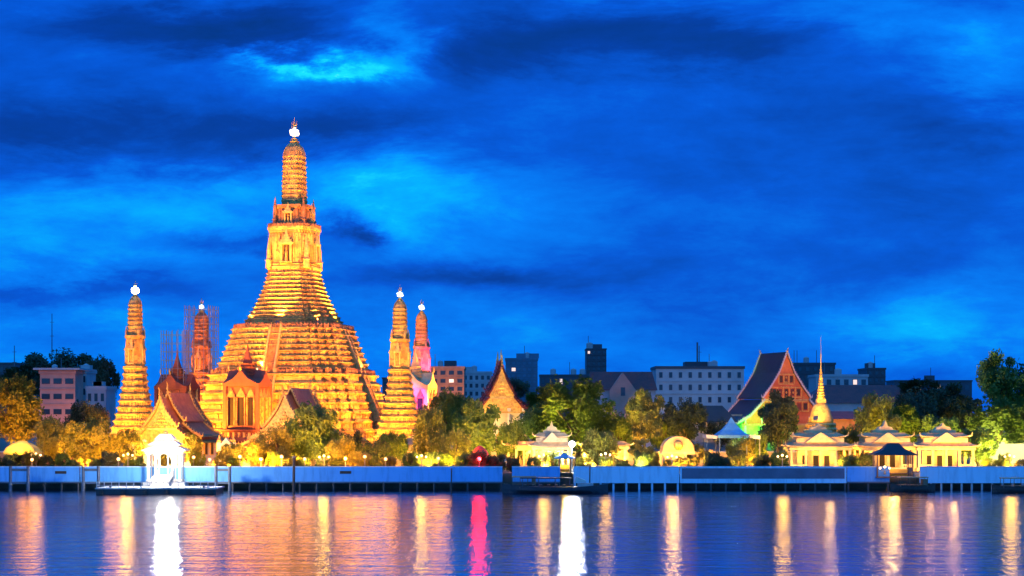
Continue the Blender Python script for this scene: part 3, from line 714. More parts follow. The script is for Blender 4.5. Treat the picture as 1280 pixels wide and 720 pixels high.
SAL = [(1026,263,5.2,'wide cream pavilion with tiered roof in front of the golden stupa',2,0),(1110,264,4.9,'cream pavilion with a pointed gable behind the grey roofed landing shelter',2,.8),
 (1183,263,4.8,'cream pavilion with tiered roof and lit bays, nearest to the big tree',2,0),(690,265,3.3,'cream pavilion with pointed gable beside the white glaring lamp',2,.7),
 (757,272,4.0,'dim cream pavilion half hidden by the thin trees in the middle',1,0),(655,274,3.0,'low cream pavilion under the pointed golden hall',1,0),(520,282,4.0,'low cream pavilion below the slim golden corner tower',1,0)]
for px, Y, W, lab, t_, ap in SAL: sala(px, Y, W, lab, t_, D=5, apex=ap*.6, hcol=3.0)
sala(848, 262, 2.7, 'small pavilion with a round salmon vault, lit yellow inside', round_=True, D=4.5, hcol=2.3)

# kiosks with little hip roofs on the river edge
def shelter(px, Y, W, label, roofm, z0=G, hc=2.6, hr=1.8, name='landing_shelter', group='small shelters on the river edge'):
    r = thing(name, label, 'shelter', (X(px, Y), Y, z0), 0, group)
    MB().box(-W, W, -1.6, 1.6, 0, .2).build('floor', M['woodl'], r)
    for x in (-W+.2, W-.2):
        for y in (-1.4, 1.4): MB().box(x-.1, x+.1, y-.1, y+.1, .2, hc).build('post', M['woodl'], r)
    q = lambda w_, d_, z: [(-w_,-d_,z),(w_,-d_,z),(w_,d_,z),(-w_,d_,z)]
    MB().loft([q(W+.5,2.1,hc), q(W+.55,2.15,hc+.12), q(W*.62,1.2,hc+hr*.45), q(W*.3,.12,hc+hr)]).build('roof', roofm, r)
    MB().box(-W+.35, W-.35, 1.2, 1.3, .2, 1.3).build('bench_back', M['yel'], r)
    MB().box(-W+.35, W-.35, .7, 1.15, .55, .68).build('bench', M['woodl'], r)
    return r
shelter(1116, 251, 3.0, 'covered landing shelter with a wide grey roof before the pointed gable pavilion', M['tile_b'], 1.9, 3.6, 1.9)
shelter(706, 253, 1.1, 'tiny lit kiosk with a blue grey roof above the black boat', M['blue'], G, 2.4, .9)
# blue pointed tent with white awnings
r = thing('pointed_tent', 'blue pointed canvas tent with white awnings below the dark temple roof', 'tent', (X(914, 268), 268, G))
for x in (-2.3, 2.3):
    for y in (-2.3, 2.3): MB().tube([(x,y,0),(x,y,5.9)], .09, 6).build('pole', M['scaf'], r)
q = lambda w_, z: [(-w_,-w_,z),(w_,-w_,z),(w_,w_,z),(-w_,w_,z)]
MB().loft([q(2.6,5.5), q(2.6,6.0), q(1.5,6.9), q(.6,8.0), q(.06,9.0)]).build('canopy', M['blue'], r)
for sg in (-1,1):
    x0, x1 = sorted((sg*2.7, sg*4.6)); MB().add([(x0,-2.4,5.5),(x1,-2.4,5.3),(x1,2.4,5.3),(x0,2.4,5.5),(x0,-2.4,6.1),(x1,-2.4,5.9),(x1,2.4,5.9),(x0,2.4,6.1)],[(3,2,1,0),(4,5,6,7),(0,1,5,4),(1,2,6,5),(2,3,7,6),(3,0,4,7)]).build('awning', M['white'], r)
    MB().tube([(sg*4.5,-2.3,0),(sg*4.5,-2.3,5.3)], .08, 6).build('pole', M['scaf'], r); MB().tube([(sg*4.5,2.3,0),(sg*4.5,2.3,5.3)], .08, 6).build('pole', M['scaf'], r)
# yellow parasol tent, far left
def parasol(px, Y, R, zt, label, m):
    r = thing('market_parasol', label, 'parasol', (X(px, Y), Y, G), 0, 'canvas parasols behind the wall')
    MB().tube([(0,0,0),(0,0,zt)], .08, 6).build('pole', M['scaf'], r)
    k = MB(); n = 10
    prof = [(zt-2.2,R),(zt-1.9,R*1.0),(zt-1.2,R*.86),(zt-.5,R*.55),(zt-.1,R*.2),(zt,.04)]
    k.lathe([(zt-2.3,R*.98)]+prof, n); k.build('canopy', m, r); MB().lathe([(0,.5),(.15,.5),(.2,.15)], 10).build('foot', M['concl'], r)
parasol(28, 262, 3.2, 5.1, 'large yellow domed parasol at the far left behind the blue wall', M['yel'])
parasol(600, 262, 1.6, 4.3, 'red parasol behind the wall between the yellow trees and the pointed hall', M['redc'])

# golden stupa
r = thing('golden_stupa', 'slender golden bell shaped stupa with a needle spire above the wide cream pavilion', 'stupa', (X(1026, 276), 276, G))
MB().lathe([(0,3.4),(1,3.4),(1.1,3.0),(5.0,2.9),(5.2,3.3),(5.6,3.3)], 8).build('base', M['white'], r)
MB().lathe([(5.6,3.0),(6.2,3.1),(6.5,2.8),(6.9,2.95),(7.2,2.6),(7.7,2.7),(8.0,2.45)], 20).build('moulded_rings', M['gold'], r)
MB().lathe([(8.0,2.2),(8.4,2.25),(9.2,1.9),(10.2,1.65),(11.0,1.3),(11.5,.9)], 20).build('bell', M['gold'], r, True)
MB().box(-.8,.8,-.8,.8,11.5,12.2).build('square_throne', M['gold'], r)
MB().lathe(sum([[(12.2+i*.5,.72*(1-i/13)),(12.45+i*.5,.8*(1-i/13)),(12.6+i*.5,.55*(1-i/13))] for i in range(12)], [])+[(18.4,.10),(20,.12),(20.3,.05),(23.4,.02)], 12).build('ringed_spire', M['gold'], r)

# ---------------------------------------------------------------- far buildings
def block(px0, px1, ytop, Y, D, label, wall, cols, rows, name='apartment_building', roof=None, parap=True, ybot=None, glass='glass', rz=0, extra=None, wf=(.5,.5), litset=()):
    x0, x1 = X(px0, Y), X(px1, Y); W = (x1-x0)/2; h = Z(ytop, Y)-G
    r = thing(name, label, 'building', ((x0+x1)/2, Y, G), rz)
    MB().box(-W, W, 0, D, 0, h).build('walls', wall, r)
    if parap: MB().box(-W-.3, W+.3, -.3, D+.3, h, h+.9).build('parapet', roof or wall, r)
    fl = h/rows if rows else 0; hb = 0
    ncut = 0; rlit = random.Random(int(px0)+3)
    for j in range(rows):
        for i in range(cols):
            z = fl*(j+.5); 
            if ncut >= 96: break
            if ybot is not None and Z(ybot, Y)-G > z: continue
            x = -W+2*W*(i+.5)/cols; a = W/cols*wf[0]*1.0; b = fl*.5*wf[1]; ncut += 1
            o = MB().box(x-a, x+a, -.12, -.004, z-b, z+b).build('window', M['bdark'], r)
            MB().box(x-a+.1, x+a-.1, -.2, -.123, z-b+.1, z+b-.1).build('pane', M['wlit'] if (i, j) in litset or rlit.random() < .04 else M[glass], o)
    if rows and ybot is not None:
        k = MB()
        for j in range(1, rows):
            if Z(ybot, Y)-G < fl*j: k.box(-W-.12, W+.12, -.3, -.004, fl*j-.12, fl*j+.12)
        if k.v: k.build('floor_edge_trim', wall, r)
    rq = random.Random(int(px0*7+px1)); sc_ = Y/500
    for q in range(rq.randint(2, 4)):      # water tanks, plant rooms and aerials on the roof
        x = rq.uniform(-W*.8, W*.8); k_ = rq.random(); hh = h+.9
        if k_ < .4: MB().lathe([(hh,.9*sc_),(hh+1.6*sc_,.9*sc_),(hh+2.0*sc_,.2)], 8, None, (x, 3, 0)).build('water_tank', M['bconc'], r)
        elif k_ < .7: MB().box(x-1.5*sc_, x+1.5*sc_, 2, 5, hh, hh+1.5*sc_).build('plant_room', wall, r)
        else: MB().tube([(x,3,hh),(x,3,hh+4*sc_)], .12*sc_, 4).build('aerial', M['steel'], r)
    return r, h, W
b, h, W = block(820, 930, 461, 520, 18, 'long pale office block with a dark roof band and small square windows', M['bconc'], 9, 6, roof=M['bdark'], ybot=500, wf=(.34,.45))
MB().box(-W*.3, W*.2, 4, 12, h+.9, h+2.5).build('roof_house', M['bdark'], b); MB().tube([(W*-.02,5,h),(W*-.02,5,h+9)], .3, 5).build('antenna', M['steel'], b)
b, h, W = block(733, 758, 437, 1100, 22, 'lone dark high-rise block above the red roofs', M['bdark'], 4, 14, 'high_rise', ybot=470)
MB().box(-W*.5, W*.6, 4, 16, h+.9, h+4).build('roof_house', M['bdark'], b)
b, h, W = block(632, 672, 450, 700, 25, 'bluish glass office block behind the pointed hall', M['glassb'], 6, 12, 'office_block', ybot=490, glass='glassb', wf=(.8,.6))
b, h, W = block(538, 580, 461, 560, 18, 'orange brick apartment block right of the magenta lit tower', M['ochre'], 4, 9, ybot=500, wf=(.62,.5))
MB().box(-W*.2, W*.5, 3, 12, h+.9, h+3).build('roof_house', M['bdark'], b)
b, h, W = block(578, 614, 467, 640, 16, 'grey apartment block between the orange block and the pointed hall', M['bconc'], 5, 8, ybot=500)
b, h, W = block(478, 545, 474, 760, 16, 'far low grey block seen between the two right corner towers', M['bdark'], 8, 6, ybot=500)
b, h, W = block(50, 94, 467, 420, 8, 'pink apartment building among the dark trees at the far left', M['pink'], 3, 5, ybot=520, wf=(.7,.35))
MB().box(-W-1.5, W+1.5, -1.2, 16, h+1, h+1.5).build('roof_slab', M['bconc'], b)
b, h, W = block(96, 108, 466, 440, 10, 'slim pale building right beside the pink apartment building', M['bconc'], 2, 6, ybot=520)
b, h, W = block(108, 132, 487, 400, 10, 'low grey building half hidden by trees left of the white-balled tower', M['bconc'], 3, 4, ybot=530)
b, h, W = block(985, 1044, 456, 640, 20, 'dark flat block behind the needle of the golden stupa', M['bdark'], 6, 8, ybot=490)
b, h, W = block(1084, 1107, 462, 760, 20, 'dark cube shaped tower over the long red roof', M['bdark'], 3, 9, ybot=480)
b, h, W = block(1118, 1215, 477, 900, 20, 'far low dark block behind the trees on the right', M['bdark'], 8, 4, ybot=490, litset=((2,3),))
b, h, W = block(1020, 1085, 471, 560, 14, 'grey low block between the stupa and the cube tower', M['bconc'], 6, 6, ybot=490)
b, h, W = block(675, 735, 470, 900, 20, 'far grey roofline above the broad middle tree', M['bdark'], 8, 5, ybot=480)
b, h, W = block(-30, 20, 455, 900, 20, 'far dark block at the left edge behind the trees', M['bdark'], 4, 6, ybot=480)
# red roofed house with pale gable
r = thing('gabled_house', 'red roofed house with a pale pointed front gable left of the long office block', 'house', (X(778, 430), 430, G))
zt = Z(464, 430)-G; ze = Z(488, 430)-G
MB().box(-9, 9, 0, 12, 0, ze).build('walls', M['bconc'], r)
g = MB(); g.prism_y([(-6.5,ze),(-6.5,ze+.3),(0,ze+.3)], 0, 0.01) if False else None
MB().loft([[(-9.6,-.6,ze),(9.6,-.6,ze),(9.6,12.6,ze),(-9.6,12.6,ze)], [(-8.6,5.5,zt),(8.6,5.5,zt),(8.6,6.5,zt),(-8.6,6.5,zt)]]).build('roof', M['tile_r'], r)
g = MB(); zg = Z(466, 430)-G; g.prism_y([(-3.6,0),(3.6,0),(3.6,ze),(0,zg),(-3.6,ze)], -2.0, 4); g.build('front_gable', M['pink'], r)
MB().box(-.6, .6, -2.1, -2.003, ze-1.5, ze+.8).build('gable_window', M['glass'], r)
# masts
for px, y0, Y, lab in ((65,392,600,'thin tall radio mast rising from the dark trees at the far left'),(18,432,600,'short thin mast near the left edge of the skyline'),(874,432,540,'thin mast standing on the long pale office block'),(1243,380,4,'')):
    if not lab: continue
    zt = Z(y0, Y)-G; r = thing('radio_mast', lab, 'mast', (X(px, Y), Y, G), 0, 'masts on the skyline')
    MB().tube([(0,0,0),(0,0,zt)], [.35,.14], 5).build('mast_shaft', M['steel'], r)
    k = MB()
    for z in (zt*.7, zt*.82, zt*.93): k.box(-.8,.8,-.06,.06,z,z+.15)
    k.build('antenna_bars', M['steel'], r)

# ---------------------------------------------------------------- trees
def crown_mesh(seed, R, Hh, ncl, nl, ls, gap=.0):
    rnd = random.Random(seed); mb = MB(); cl = []
    for i in range(ncl):
        while True:
            p = Vector((rnd.uniform(-1,1), rnd.uniform(-1,1), rnd.uniform(-1,1)))
            if .25 < p.length < 1: break
        s = rnd.uniform(.2,.4)*(1.25-.5*p.length)
        cl.append((Vector((p.x*R*.85, p.y*R*.85, p.z*Hh/2*.85)), s*R, rnd.uniform(.7,1.3)))
    for c, s, de in cl:
        for j in range(int(nl*de)):
            d = Vector((rnd.gauss(0,1), rnd.gauss(0,1), rnd.gauss(0,.75))).normalized()*s*(rnd.random()**.45)
            p = c+d; a = Vector((rnd.gauss(0,1), rnd.gauss(0,1), rnd.gauss(0,1))).normalized(); b = a.orthogonal().normalized()
            l = ls*rnd.uniform(.6,1.3); wv_ = l*.45
            mb.add([p-a*l*.5, p+b*wv_*.5, p+a*l*.5, p-b*wv_*.5], [(0,1,2,3)])
    me = bpy.data.meshes.new('crown'); me.from_pydata([tuple(v) for v in mb.v], [], mb.f); me.update()
    return me, cl
TV = []
for sd, (R, Hh, ncl, nl, ls) in enumerate(((5,8,46,210,.6),(5,8,40,220,.55),(5,10,52,190,.6),(5,6.5,36,230,.55),(3.2,9,26,160,.5))):
    me, cl = crown_mesh(sd+3, R, Hh, ncl, nl, ls)
    tb = MB(); rnd = random.Random(sd)
    tb.tube([(0,0,-9),(.1,.05,-6),(.0,.1,-3),(.1,0,0),(0,0,Hh*.25)], [.42,.34,.28,.2,.08], 7)
    for c, s, de in cl[:14]:
        z0 = rnd.uniform(-4.2,-1); m_ = Vector((c.x*.45, c.y*.45, (z0+c.z)/2+.3)); tb.tube([(0,0,z0), m_, c], [.16,.1,.03], 5)
    tm = bpy.data.meshes.new('trunk'); tm.from_pydata(tb.v, [], tb.f); tm.materials.append(M['trunk'])
    TV.append((me, tm, R, Hh))
leafmesh = {}
def tree(px, ytop, ybot, wpx, Y, v, lm, label, group='trees on the temple bank', name='broadleaf_tree', cat='tree', rz=None):
    """crown spans ytop..ybot (rows) and wpx wide"""
    me, tm, R, Hh = TV[v]; key = (v, lm)
    if key not in leafmesh:
        m2 = me.copy(); m2.materials.clear(); m2.materials.append(M[lm]); leafmesh[key] = m2
    zt, zb = Z(ytop, Y), Z(ybot, Y); s = wpx*Y/F/(2*R); sz = (zt-zb)/Hh; zc = (zt+zb)/2
    r = thing(name, label, cat, (X(px, Y), Y, G), random.uniform(0,6.28) if rz is None else rz, group)
    c = bpy.data.objects.new('crown', leafmesh[key]); COL.objects.link(c); c.parent = r; c.location = (0,0,zc-G); c.scale = (s, s, sz)
    t = bpy.data.objects.new('trunk', tm); COL.objects.link(t); t.parent = r; t.location = (0,0,zc-G); t.scale = (s*.8+.2, s*.8+.2, max(sz, (zc-G)/9))
    return r
T = [
 (392,503,582,78,266,0,'leaf1','round olive tree standing before the great tower and the half hidden hall'),
 (345,530,585,55,262,3,'leaf3','yellow lit low tree left of the round olive tree'),
 (20,468,560,80,300,0,'leaf3','orange lit tree at the left edge above the yellow parasol'),
 (75,432,500,100,520,1,'leaf2','dark tree crowning the skyline behind the pink building'),
 (25,452,520,70,460,2,'leaf2','dark tree on the skyline at the left edge'),
 (125,440,505,50,470,1,'leaf2','dark tree right of the pink building'),
 (108,500,560,60,330,3,'leaf2','dark tree below the low grey building'),
 (112,522,582,76,272,3,'leaf3','orange lit low tree left of the white-balled tower'),
 (62,520,580,44,278,0,'leaf3','small orange lit tree right of the yellow parasol'),
 (440,538,585,40,275,3,'leaf2','small dark tree at the right foot of the great tower'),
 (470,545,585,36,268,1,'leaf2','small dark tree between the great tower and the slim golden tower'),
 (535,505,580,50,270,0,'leaf3','yellow lit tree just right of the slim golden tower'),
 (592,497,575,76,276,0,'leaf1','broad brown green tree left of the pointed hall'),
 (560,480,560,60,330,1,'leaf1','dim tree below the orange brick block'),
 (570,535,583,44,266,3,'leaf3','bright yellow bush-like tree near the red parasol'),
 (672,500,570,60,290,1,'leaf1','dark olive tree right of the pointed hall'),
 (722,470,566,108,284,0,'leaf1','broadest olive tree in the middle, behind the white glaring lamp'),
 (748,535,582,50,266,3,'leaf3','bright yellow low tree right of the white glaring lamp'),
 (682,478,530,56,320,2,'leaf1','brownish tree under the bluish glass block'),
 (806,486,556,56,276,0,'leaf3','orange tipped tree between the broad tree and the dark tree'),
 (856,494,556,60,290,1,'leaf2','dark green tree in front of the long office block'),
 (800,545,580,40,266,4,'leaf3','slim yellow green tree left of the round roofed pavilion'),
 (972,486,560,58,280,2,'leaf2','dark bushy tree in front of the red gable'),
 (945,540,582,36,272,3,'leaf1','small tree right of the blue tent'),
 (1096,490,556,60,284,0,'leaf3','yellow green tree right of the red walled house'),
 (1140,480,560,70,310,1,'leaf2','black-green tree behind the pointed gable pavilion'),
 (1190,478,540,80,330,2,'leaf2','wide dark tree above the pavilion nearest the big tree'),
 (1175,518,560,60,282,3,'leaf1','olive tree just behind the pavilion nearest the big tree'),
 (1252,437,530,76,290,2,'leaf1','big tall tree rising at the right edge of the bank'),
 (1246,500,572,80,278,1,'leaf1','lower spreading green tree under the big tall tree'),
 (1288,450,560,60,300,0,'leaf2','dark tree cut by the right edge of the picture'),
 (1215,500,550,40,300,4,'leaf2','slim dark tree left of the big tall tree'),
 (1150,472,500,60,420,3,'leaf2','low dark tree on the skyline right of the long red roof'),
 (640,472,500,50,420,3,'leaf2','dark tree behind the pointed hall on its right side'),
 (900,520,560,40,300,1,'leaf2','dark tree behind the blue tent'),
 (1060,530,575,36,272,3,'leaf3','yellow lit small tree between the two cream pavilions'),
 (240,540,580,30,272,3,'leaf3','small lit tree right of the blazing pier gate'),
 (290,550,584,36,268,1,'leaf3','small tree before the pale arched gate'),
]
T += [(205,552,584,30,262,3,'leaf3','low lit tree just behind the blazing pier gate'),
 (160,535,582,46,270,3,'leaf3','orange lit tree at the foot of the white-balled tower'),
 (490,535,584,44,274,1,'leaf1','small tree at the foot of the slim golden tower'),
 (640,520,582,44,276,1,'leaf1','tree between the pointed hall and the pavilion with a pointed gable'),
 (776,512,572,56,288,1,'leaf1','tree filling the gap right of the broadest olive tree'),
 (832,520,566,44,292,0,'leaf1','tree behind the round roofed pavilion'),
 (925,545,584,44,266,3,'leaf3','small lit tree at the foot of the blue tent'),
 (868,552,584,30,264,3,'leaf3','small lit tree between the round roofed pavilion and the tent'),
 (1130,505,560,60,288,0,'leaf1','olive tree behind and between the two rightmost cream pavilions'),
 (1222,530,582,50,268,1,'leaf1','green tree beside the pavilion nearest the big tree'),
 (325,548,584,40,262,3,'leaf3','low yellow lit tree at the left foot of the half hidden hall'),
 (425,545,586,46,262,3,'leaf3','low yellow lit tree right of the round olive tree')]
for a in T: tree(*a)
for i_, q_ in enumerate((-60,-130,-210,-290,-370,1345,1410,1480,1560,1640)):
    tree(q_, 478-(i_*7) % 25, 568, 90, 285+(i_*13) % 40, i_ % 4, ('leaf1','leaf2')[i_ % 2], 'broad tree further along the river bank', 'trees further along the bank')
# shrubs right behind the river wall
rs = random.Random(11)
for i in range(60):
    px = -10+i*21.8+rs.uniform(-6,6)
    if 180 < px < 236 or 1085 < px < 1150 or 985 < px < 1060 or 1145 < px < 1220 or 695 < px < 716: continue
    top = rs.uniform(562, 574)
    tree(px, top, 590, rs.uniform(20, 34), rs.uniform(257, 262), 3, rs.choice(('leaf1','leaf3','leaf2')), 'low shrub planted right behind the river wall', 'shrubs behind the river wall', 'shrub', 'shrub')

# ---------------------------------------------------------------- boats
def hull_mesh(L, B, D, sheer, n=17, flat=.25):
    rings = []
    for i in range(n):
        t = i/(n-1); x = L*(t-.5); f = max(0.04, (1-abs(2*t-1)**2.6)); b = B/2*f; zs = sheer*abs(2*t-1)**2.2
        rings.append([(x,-b,D+zs),(x,-b*.85,D*.4+zs*.6),(x,-b*flat,-.3+zs*.3),(x,b*flat,-.3+zs*.3),(x,b*.85,D*.4+zs*.6),(x,b,D+zs),(x,b*.82,D+zs),(x,b*.8,D*.6+zs*.8),(x,-b*.8,D*.6+zs*.8),(x,-b*.82,D+zs)])
    return rings
r = thing('moored_boat', 'long black wooden boat moored below the tiny kiosk', 'boat', (X(694, 240), 240, 0))
MB().loft(hull_mesh(16.2, 3.0, .9, .5)).build('hull', M['hull'], r)
MB().box(-5.5, 4.5, -.9, .9, .75, .95).build('deck', M['woodl'], r)
for x in (-5, -2.5, 0, 2.2): 
    for y in (-.95,.95): MB().tube([(x,y,.8),(x,y,2.2)], .05, 5).build('canopy_post', M['steel'], r)
MB().prism_y([(-5.4,2.2),(-5.2,2.35),(2.4,2.35),(2.6,2.2)], -1.15, 1.15).build('canopy', M['wood'], r)
MB().box(3.4, 5.8, -.7, .7, .95, 1.5).build('engine_box', M['concl'], r)
MB().tube([(6.5,0,1.1),(8.5,.2,1.5),(9.6,.3,1.4)], [.07,.05,.04], 5).build('tiller', M['steel'], r)
MB().prism_y([(2.9,1.6),(3.2,2.5),(4.7,1.9),(4.7,1.6)], -.8, .8).build('windscreen', M['white'], r)
for i in range(7): MB().box(-4.8+i*1.2, -4.4+i*1.2, -.8, .8, 1.15, 1.25).build('bench', M['woodl'], r)
def ferry(px, Y, L, label):
    r = thing('small_ferry', label, 'boat', (X(px, Y), Y, 0), 0, 'small roofed boats at the wall')
    MB().loft(hull_mesh(L, 2.4, .8, .45)).build('hull', M['wood'], r)
    k = MB().box(-L*.32, L*.32, -.9, .9, 2.1, 2.25).build('roof', M['creamd'], r)
    for i in range(4):
        for y in (-.85,.85): MB().tube([(-L*.3+L*.2*i,y,.7),(-L*.3+L*.2*i,y,2.1)], .05, 5).build('roof_post', M['woodl'], r)
    MB().box(-L*.3, L*.3, -.8, .8, .95, 1.05).build('bench', M['woodl'], r); MB().box(L*.2, L*.3, -.7, .7, 1.06, 1.9).build('wheelhouse', M['woodl'], r)
ferry(1141, 245, 7, 'small brown roofed boat at the covered landing')
ferry(1272, 242, 8, 'small roofed boat at the far right edge of the river')
ferry(655, 247, 6, 'small boat tied at the wall behind the black boat')

# ---------------------------------------------------------------- lamps
def candelabra(px, Y, zl, label, gm, col, P, rad_=.34, arms=2, lr=.85):
    r = thing('street_lamp', label, 'street lamp', (X(px, Y), Y, G), 0, 'globe lamps along the promenade')
    h = zl-G
    MB().lathe([(0,.25),(.3,.22),(.4,.1),(h-.3,.07),(h,.05)], 8).build('post', M['steel'], r)
    if arms: 
        MB().tube([(-.75,0,h-.15),(0,0,h-.45),(.75,0,h-.15)], .05, 6).build('lamp_arm', M['steel'], r)
        for x in (-.75,.75): MB().ball((x,0,h+.1), rad_*.9, 12, 8).build('globe', gm, r, True)
    MB().ball((0,0,h+.3), rad_, 12, 8).build('globe', gm, r, True)
    plight('wide_lamp_light', (X(px, Y), Y-.9, zl+.2), P*.66, col, lr)  # unseen light, much wider than its globe, added to broaden the water streaks
YW = (1,.46,.05)
LP = [(45,258,5.2,'globe lamp beside the yellow parasol',700),(160,257,5.2,'globe lamp left of the blazing pier gate',3000),(405,258,4.9,'globe lamp before the round olive tree',3000),
 (527,258,4.9,'globe lamp under the slim golden corner tower',2600),(680,258,5.0,'globe lamp left of the tiny kiosk, before a cream pavilion',2200),(757,260,5.2,'globe lamp before the bright yellow low tree',1400),
 (840,257,4.9,'globe lamp before the round roofed pavilion',2600),(978,257,5.0,'globe lamp left of the wide cream pavilion',2400), (1106,248,3.4,'low globe lamp on the covered landing',900),(1262,256,5.0,'globe lamp by the white wall at the far right',2800)]
for px, Y, zl, lab, P in LP: candelabra(px, Y, zl, lab, M['gwy'], YW, P*.4, .2)
candelabra(715, 259, 6.8, 'glaring white lamp between the pointed cream pavilion and the yellow tree', M['gw'], (1,.97,.9), 11000, .5, 0)
ADDED_OLP = [(242,4.7,'added orange lamp just right of the blazing pier gate'),(262,4.3,'low added orange lamp beside the right mooring frame of the landing'),(300,4.8,'added orange lamp before the small tree at the pale arched gate'),
 (326,4.4,'added orange lamp left of the lone mooring pole'),(352,4.8,'added orange lamp under the yellow lit low tree by the lone mooring pole'),(381,4.4,'added orange lamp under the round olive tree'),(432,4.5,'added orange lamp above the drain slot of the long wall'),
 (456,4.8,'added orange lamp below the right foot of the great tower'),(482,4.4,'added orange lamp left of the slim golden corner tower'),(148,4.4,'added orange lamp at the foot of the white-balled tower'),(548,4.5,'added orange lamp beside the bright yellow bush-like tree'),(40,4.3,'added orange lamp right of the yellow parasol')]
for px, zl, lab in ADDED_OLP: candelabra(px, 256, zl, lab, M['go'], (1,.30,.004), 1900, .26, 0, 2.0)  # lamps added for the broad orange reflection in the water
candelabra(599, 257, 4.4, 'red lamp beside the red parasol', M['gr'], (1,.004,.0), 2600, .34, 0)
candelabra(888, 330, 10.0, 'small cool lamp over the grey house', M['gc'], (.7,.9,1), 600, .3, 0)

# light of the pier gate
plight('gate_lamp_light', (X(210,240.5), 240.0, 6.75), 20000, (1,.93,.82), .9)
plight('gate_inner_light', (X(209,247), 249.0, 5.0), 700, (1,.75,.45), .4)
# pavilion interiors
for px, Y, W, lab, t_, ap in SAL:
    plight('pavilion_light', (X(px-W*3, Y), Y+2.2, G+2.8), 330, (1,.5,.13), .25); plight('pavilion_light', (X(px+W*3, Y), Y+2.2, G+2.8), 330, (1,.5,.13), .25)
plight('vault_light', (X(848,262), 264, G+2.4), 700, (1,.6,.15), .25); plight('kiosk_light', (X(706,253), 253, G+1.9), 350, (1,.65,.1), .15); plight('landing_light', (X(1116,251), 251, 4.6), 500, (1,.5,.12), .2)
slight('parasol_light', (X(28,262), 256.6, 8.0), (X(28,262), 262, 5.5), 5000, (1,.55,.06), 100); plight('tent_light', (X(914,268), 266.5, 6.8), 500, (.7,.9,1), .3)
# uplights for trees, halls and pavilion fronts: warm ground floodlights with their fixtures
fx0 = None
def flood(loc, tgt, P, col, label, ang=70, r=.35, fixture=True):
    global fx0
    d = (Vector(tgt)-Vector(loc)); az = math.atan2(-d.x, d.y)
    if fixture:
        if fx0 is None:
            fx0 = thing('floodlight', label, 'floodlight', (0,0,0), 0, 'ground floodlights of the temple')
            MB().box(-.4,.4,-.15,.15,0,.12).build('foot', M['steel'], fx0)
            MB().prism_y([(-.4,.15),(.4,.15),(.4,.75),(-.4,.75)], -.25, .12).build('housing', M['steel'], fx0)
            MB().box(-.34,.34,.123,.16,.2,.7).build('lens', M['gwy'], fx0); o = fx0
        else: o = dup(fx0, (0,0,0), 0, label)
        o.location = (loc[0], loc[1], loc[2]-.5); o.rotation_euler = (0,0,az)
    p = Vector(loc)+d.normalized()*.6
    return slight('floodlight_beam', p, tgt, P, col, ang, r)
OR = (1,.36,.02); OY = (1,.41,.03); RO = (1,.24,.035); GRN = (.02,1,.07); MAG = (.9,.07,.9); PNK = (1,.12,.42)
K = 1000
def rel(a, R, z): # around the great tower, a = degrees from the camera side (+ right)
    return (cx+R*sin(rad(a)), cy-R*cos(rad(a)), z)
FL = 'ground floodlight aimed at the great tower'
for a, R, z, tz, P in ((-62,46,5,24,170),(-28,46,5,28,170),(8,46,5,28,170),(40,44,5,24,200),(72,48,5,24,230),(98,40,5,24,170)):
    flood(rel(a,R,z), (cx,cy,tz+G), P*K*1.75, (1,.30,.012), FL, 75)
for a in (-75,-25,25,75): flood(rel(a+6,15.6,G+19.3), (cx,cy,G+40), 62*K, OY, 'floodlight on the lower terrace of the great tower', 95)
for a in (-60,-12,36,84): flood(rel(a,10.6,G+29.6), (cx,cy,G+56), 75*K, OY, 'floodlight on the upper terrace of the great tower', 80)
for a in (-40,30): flood(rel(a,60,9), (cx,cy,G+62), 330*K, OR, 'ground floodlight aimed at the spire of the great tower', 22)
for (px, Y), P, c in zip(PR, (68,68,95,40), (OR,OR,RO,PNK)):
    x = X(px, Y); lb = 'floodlight aimed at a corner tower'
    flood((x-9,Y-14,4), (x,Y,G+15), P*K, c, lb, 75); flood((x+8,Y-15,4), (x,Y,G+19), P*K*.9, c, lb, 75)
    flood((x,Y-18,5), (x,Y,G+29), P*K*1.1, c, lb, 34)
x, Y = X(PR[3][0], PR[3][1]), PR[3][1]
flood((x+3,330,9), (x-.8,344,G+14), 50*K, MAG, 'magenta floodlight at the foot of the rightmost tower', 40); flood((x+8,Y-10,9), (x,Y,G+17), 170*K, MAG, 'magenta floodlight at the foot of the rightmost tower', 50)
flood((cx+30,cy-12,6), (cx+17,cy-3,G+12), 55*K, (1,.2,.14), 'pink floodlight at the right foot of the great tower', 60)
flood((X(333,300),300,4), (X(333,322),322,G+11), 40*K, RO, 'floodlight aimed at the red porch shrine', 80)
flood((X(205,330),325,4), (X(217,356),356,G+14), 45*K, RO, 'floodlight aimed at the dim porch shrine', 80)
HL = 'floodlight before a temple hall'
flood((X(190,266),266,3.4), (X(204,280),280,12), 24*K, (1,.6,.13), HL, 100); flood((X(222,266),266,3.4), (X(206,280),280,12), 24*K, (1,.6,.13), HL, 100)
flood((X(262,272),272,3.4), (X(245,286),286,12), 12*K, RO, HL, 90)
flood((X(335,262),262,3.4), (X(350,276),276,12), 46*K, OY, HL, 100); flood((X(372,264),264,3.4), (X(360,276),276,13), 16*K, OY, HL, 100)
flood((X(625,284),284,3.4), (X(627,299),299,17), 32*K, (1,.5,.08), HL, 70); flood((X(640,284),284,3.4), (X(627,299),299,10), 10*K, (1,.6,.2), HL, 90)
flood((X(975,305),305,9), (X(969,333),333,20), 42*K, (1,.3,.09), HL, 60)
flood((X(932,318),318,3.4), (X(946,334),334,9.5), 62*K, GRN, 'green floodlight beside the ordination hall', 42)
flood((X(1030,262),269,11.5), (X(1026,276),276,15), 9*K, (1,.55,.08), 'floodlight behind the wide cream pavilion', 90)
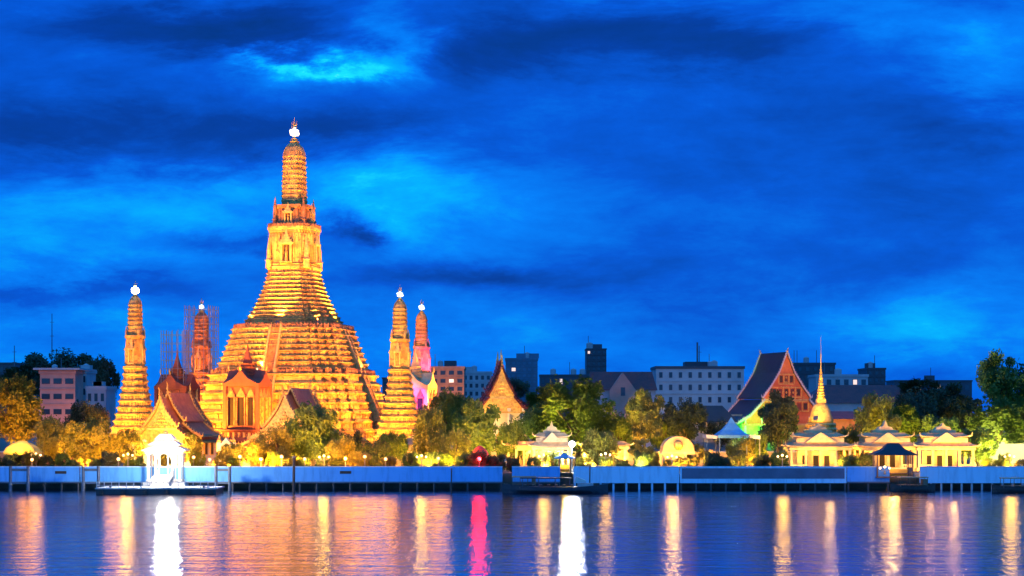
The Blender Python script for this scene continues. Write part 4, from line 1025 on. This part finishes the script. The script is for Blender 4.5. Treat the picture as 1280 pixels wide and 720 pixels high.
TLs = [(392,260,3.0,(1,.5,.06)),(345,257,9,OR),(20,290,10,OR),(112,262,7,OR),(62,270,4,OR),(535,262,9,(1,.62,.07)),(570,260,7,(1,.6,.06)),(592,268,5,(1,.5,.08)),(700,270,10,(1,.75,.09)),
 (735,272,12,(1,.8,.09)),(672,280,5,(1,.75,.1)),(806,268,8,(1,.5,.1)),(800,260,4,(.9,.75,.1)),(856,280,3,YW),(1096,274,9,(1,.78,.09)),(1246,264,8,(.9,.8,.12)),(1252,276,9,(1,.85,.2)),(1175,272,4,(1,.8,.15)),(1060,266,4,YW),
 (972,272,3,YW),(945,266,3,YW),(440,268,5,OR),(470,262,3,OR),(290,262,4,OR),(250,265,3,YW),(205,258,2,YW),(160,262,9,OR),(490,264,9,OR),(640,266,5,YW),(776,276,5,YW),(832,280,4,YW),(925,258,3,YW),(868,258,3,YW),(1130,276,5,YW),(1222,258,4,YW),(325,256,8,OR),(425,256,8,OR),(310,262,8,OR),(270,264,6,OR),(455,262,8,OR)]
for px, Y, P, c in TLs:
    x = X(px, Y); flood((x, Y-3, 3.1), (x, Y+6, 12), P*K*3.4, c, 'ground floodlight under the trees', 120, .3)
PVL = 'ground floodlight before a pavilion'
for px, P in ((1003,3),(1046,3),(1082,2.6),(1136,2.2),(1163,3),(1203,3),(684,3.5),(848,2.5),(757,1.5),(1262,3.5)):
    flood((X(px,257),256.6,3.1), (X(px,264),264,7.5), P*K*2.1, (1,.52,.10), PVL, 110, .25)

flood((X(72,405),405,6), (X(72,420),420,20), 6*K, (1,.45,.25), 'floodlight before the pink apartment building', 90)
flood((X(560,540),540,14), (X(560,560),560,26), 20*K, (1,.42,.2), 'floodlight before the orange brick block', 90)
flood((X(875,495),495,14), (X(875,520),520,24), 3*K, (.8,.8,1), 'floodlight before the long pale office block', 110)
for px in (60,140,250,310,420,500,560,660,790,940):
    flood((X(px,262),262,3.1), (X(px,280),280,8), 6*K, (1,.5,.09), 'ground floodlight among the shrubs', 130, .25)

flood(rel(-24,15.3,G+19.2), (X(235,288),288,11), 300*K, (1,.36,.05), 'added floodlight on the lower terrace aimed down at the left hall', 40)  # both beams added in place of tower light bounced onto the hall roofs
flood(rel(6,15.3,G+19.2), (X(375,284),284,12), 250*K, (1,.36,.05), 'added floodlight on the lower terrace aimed down at the half hidden hall', 40)
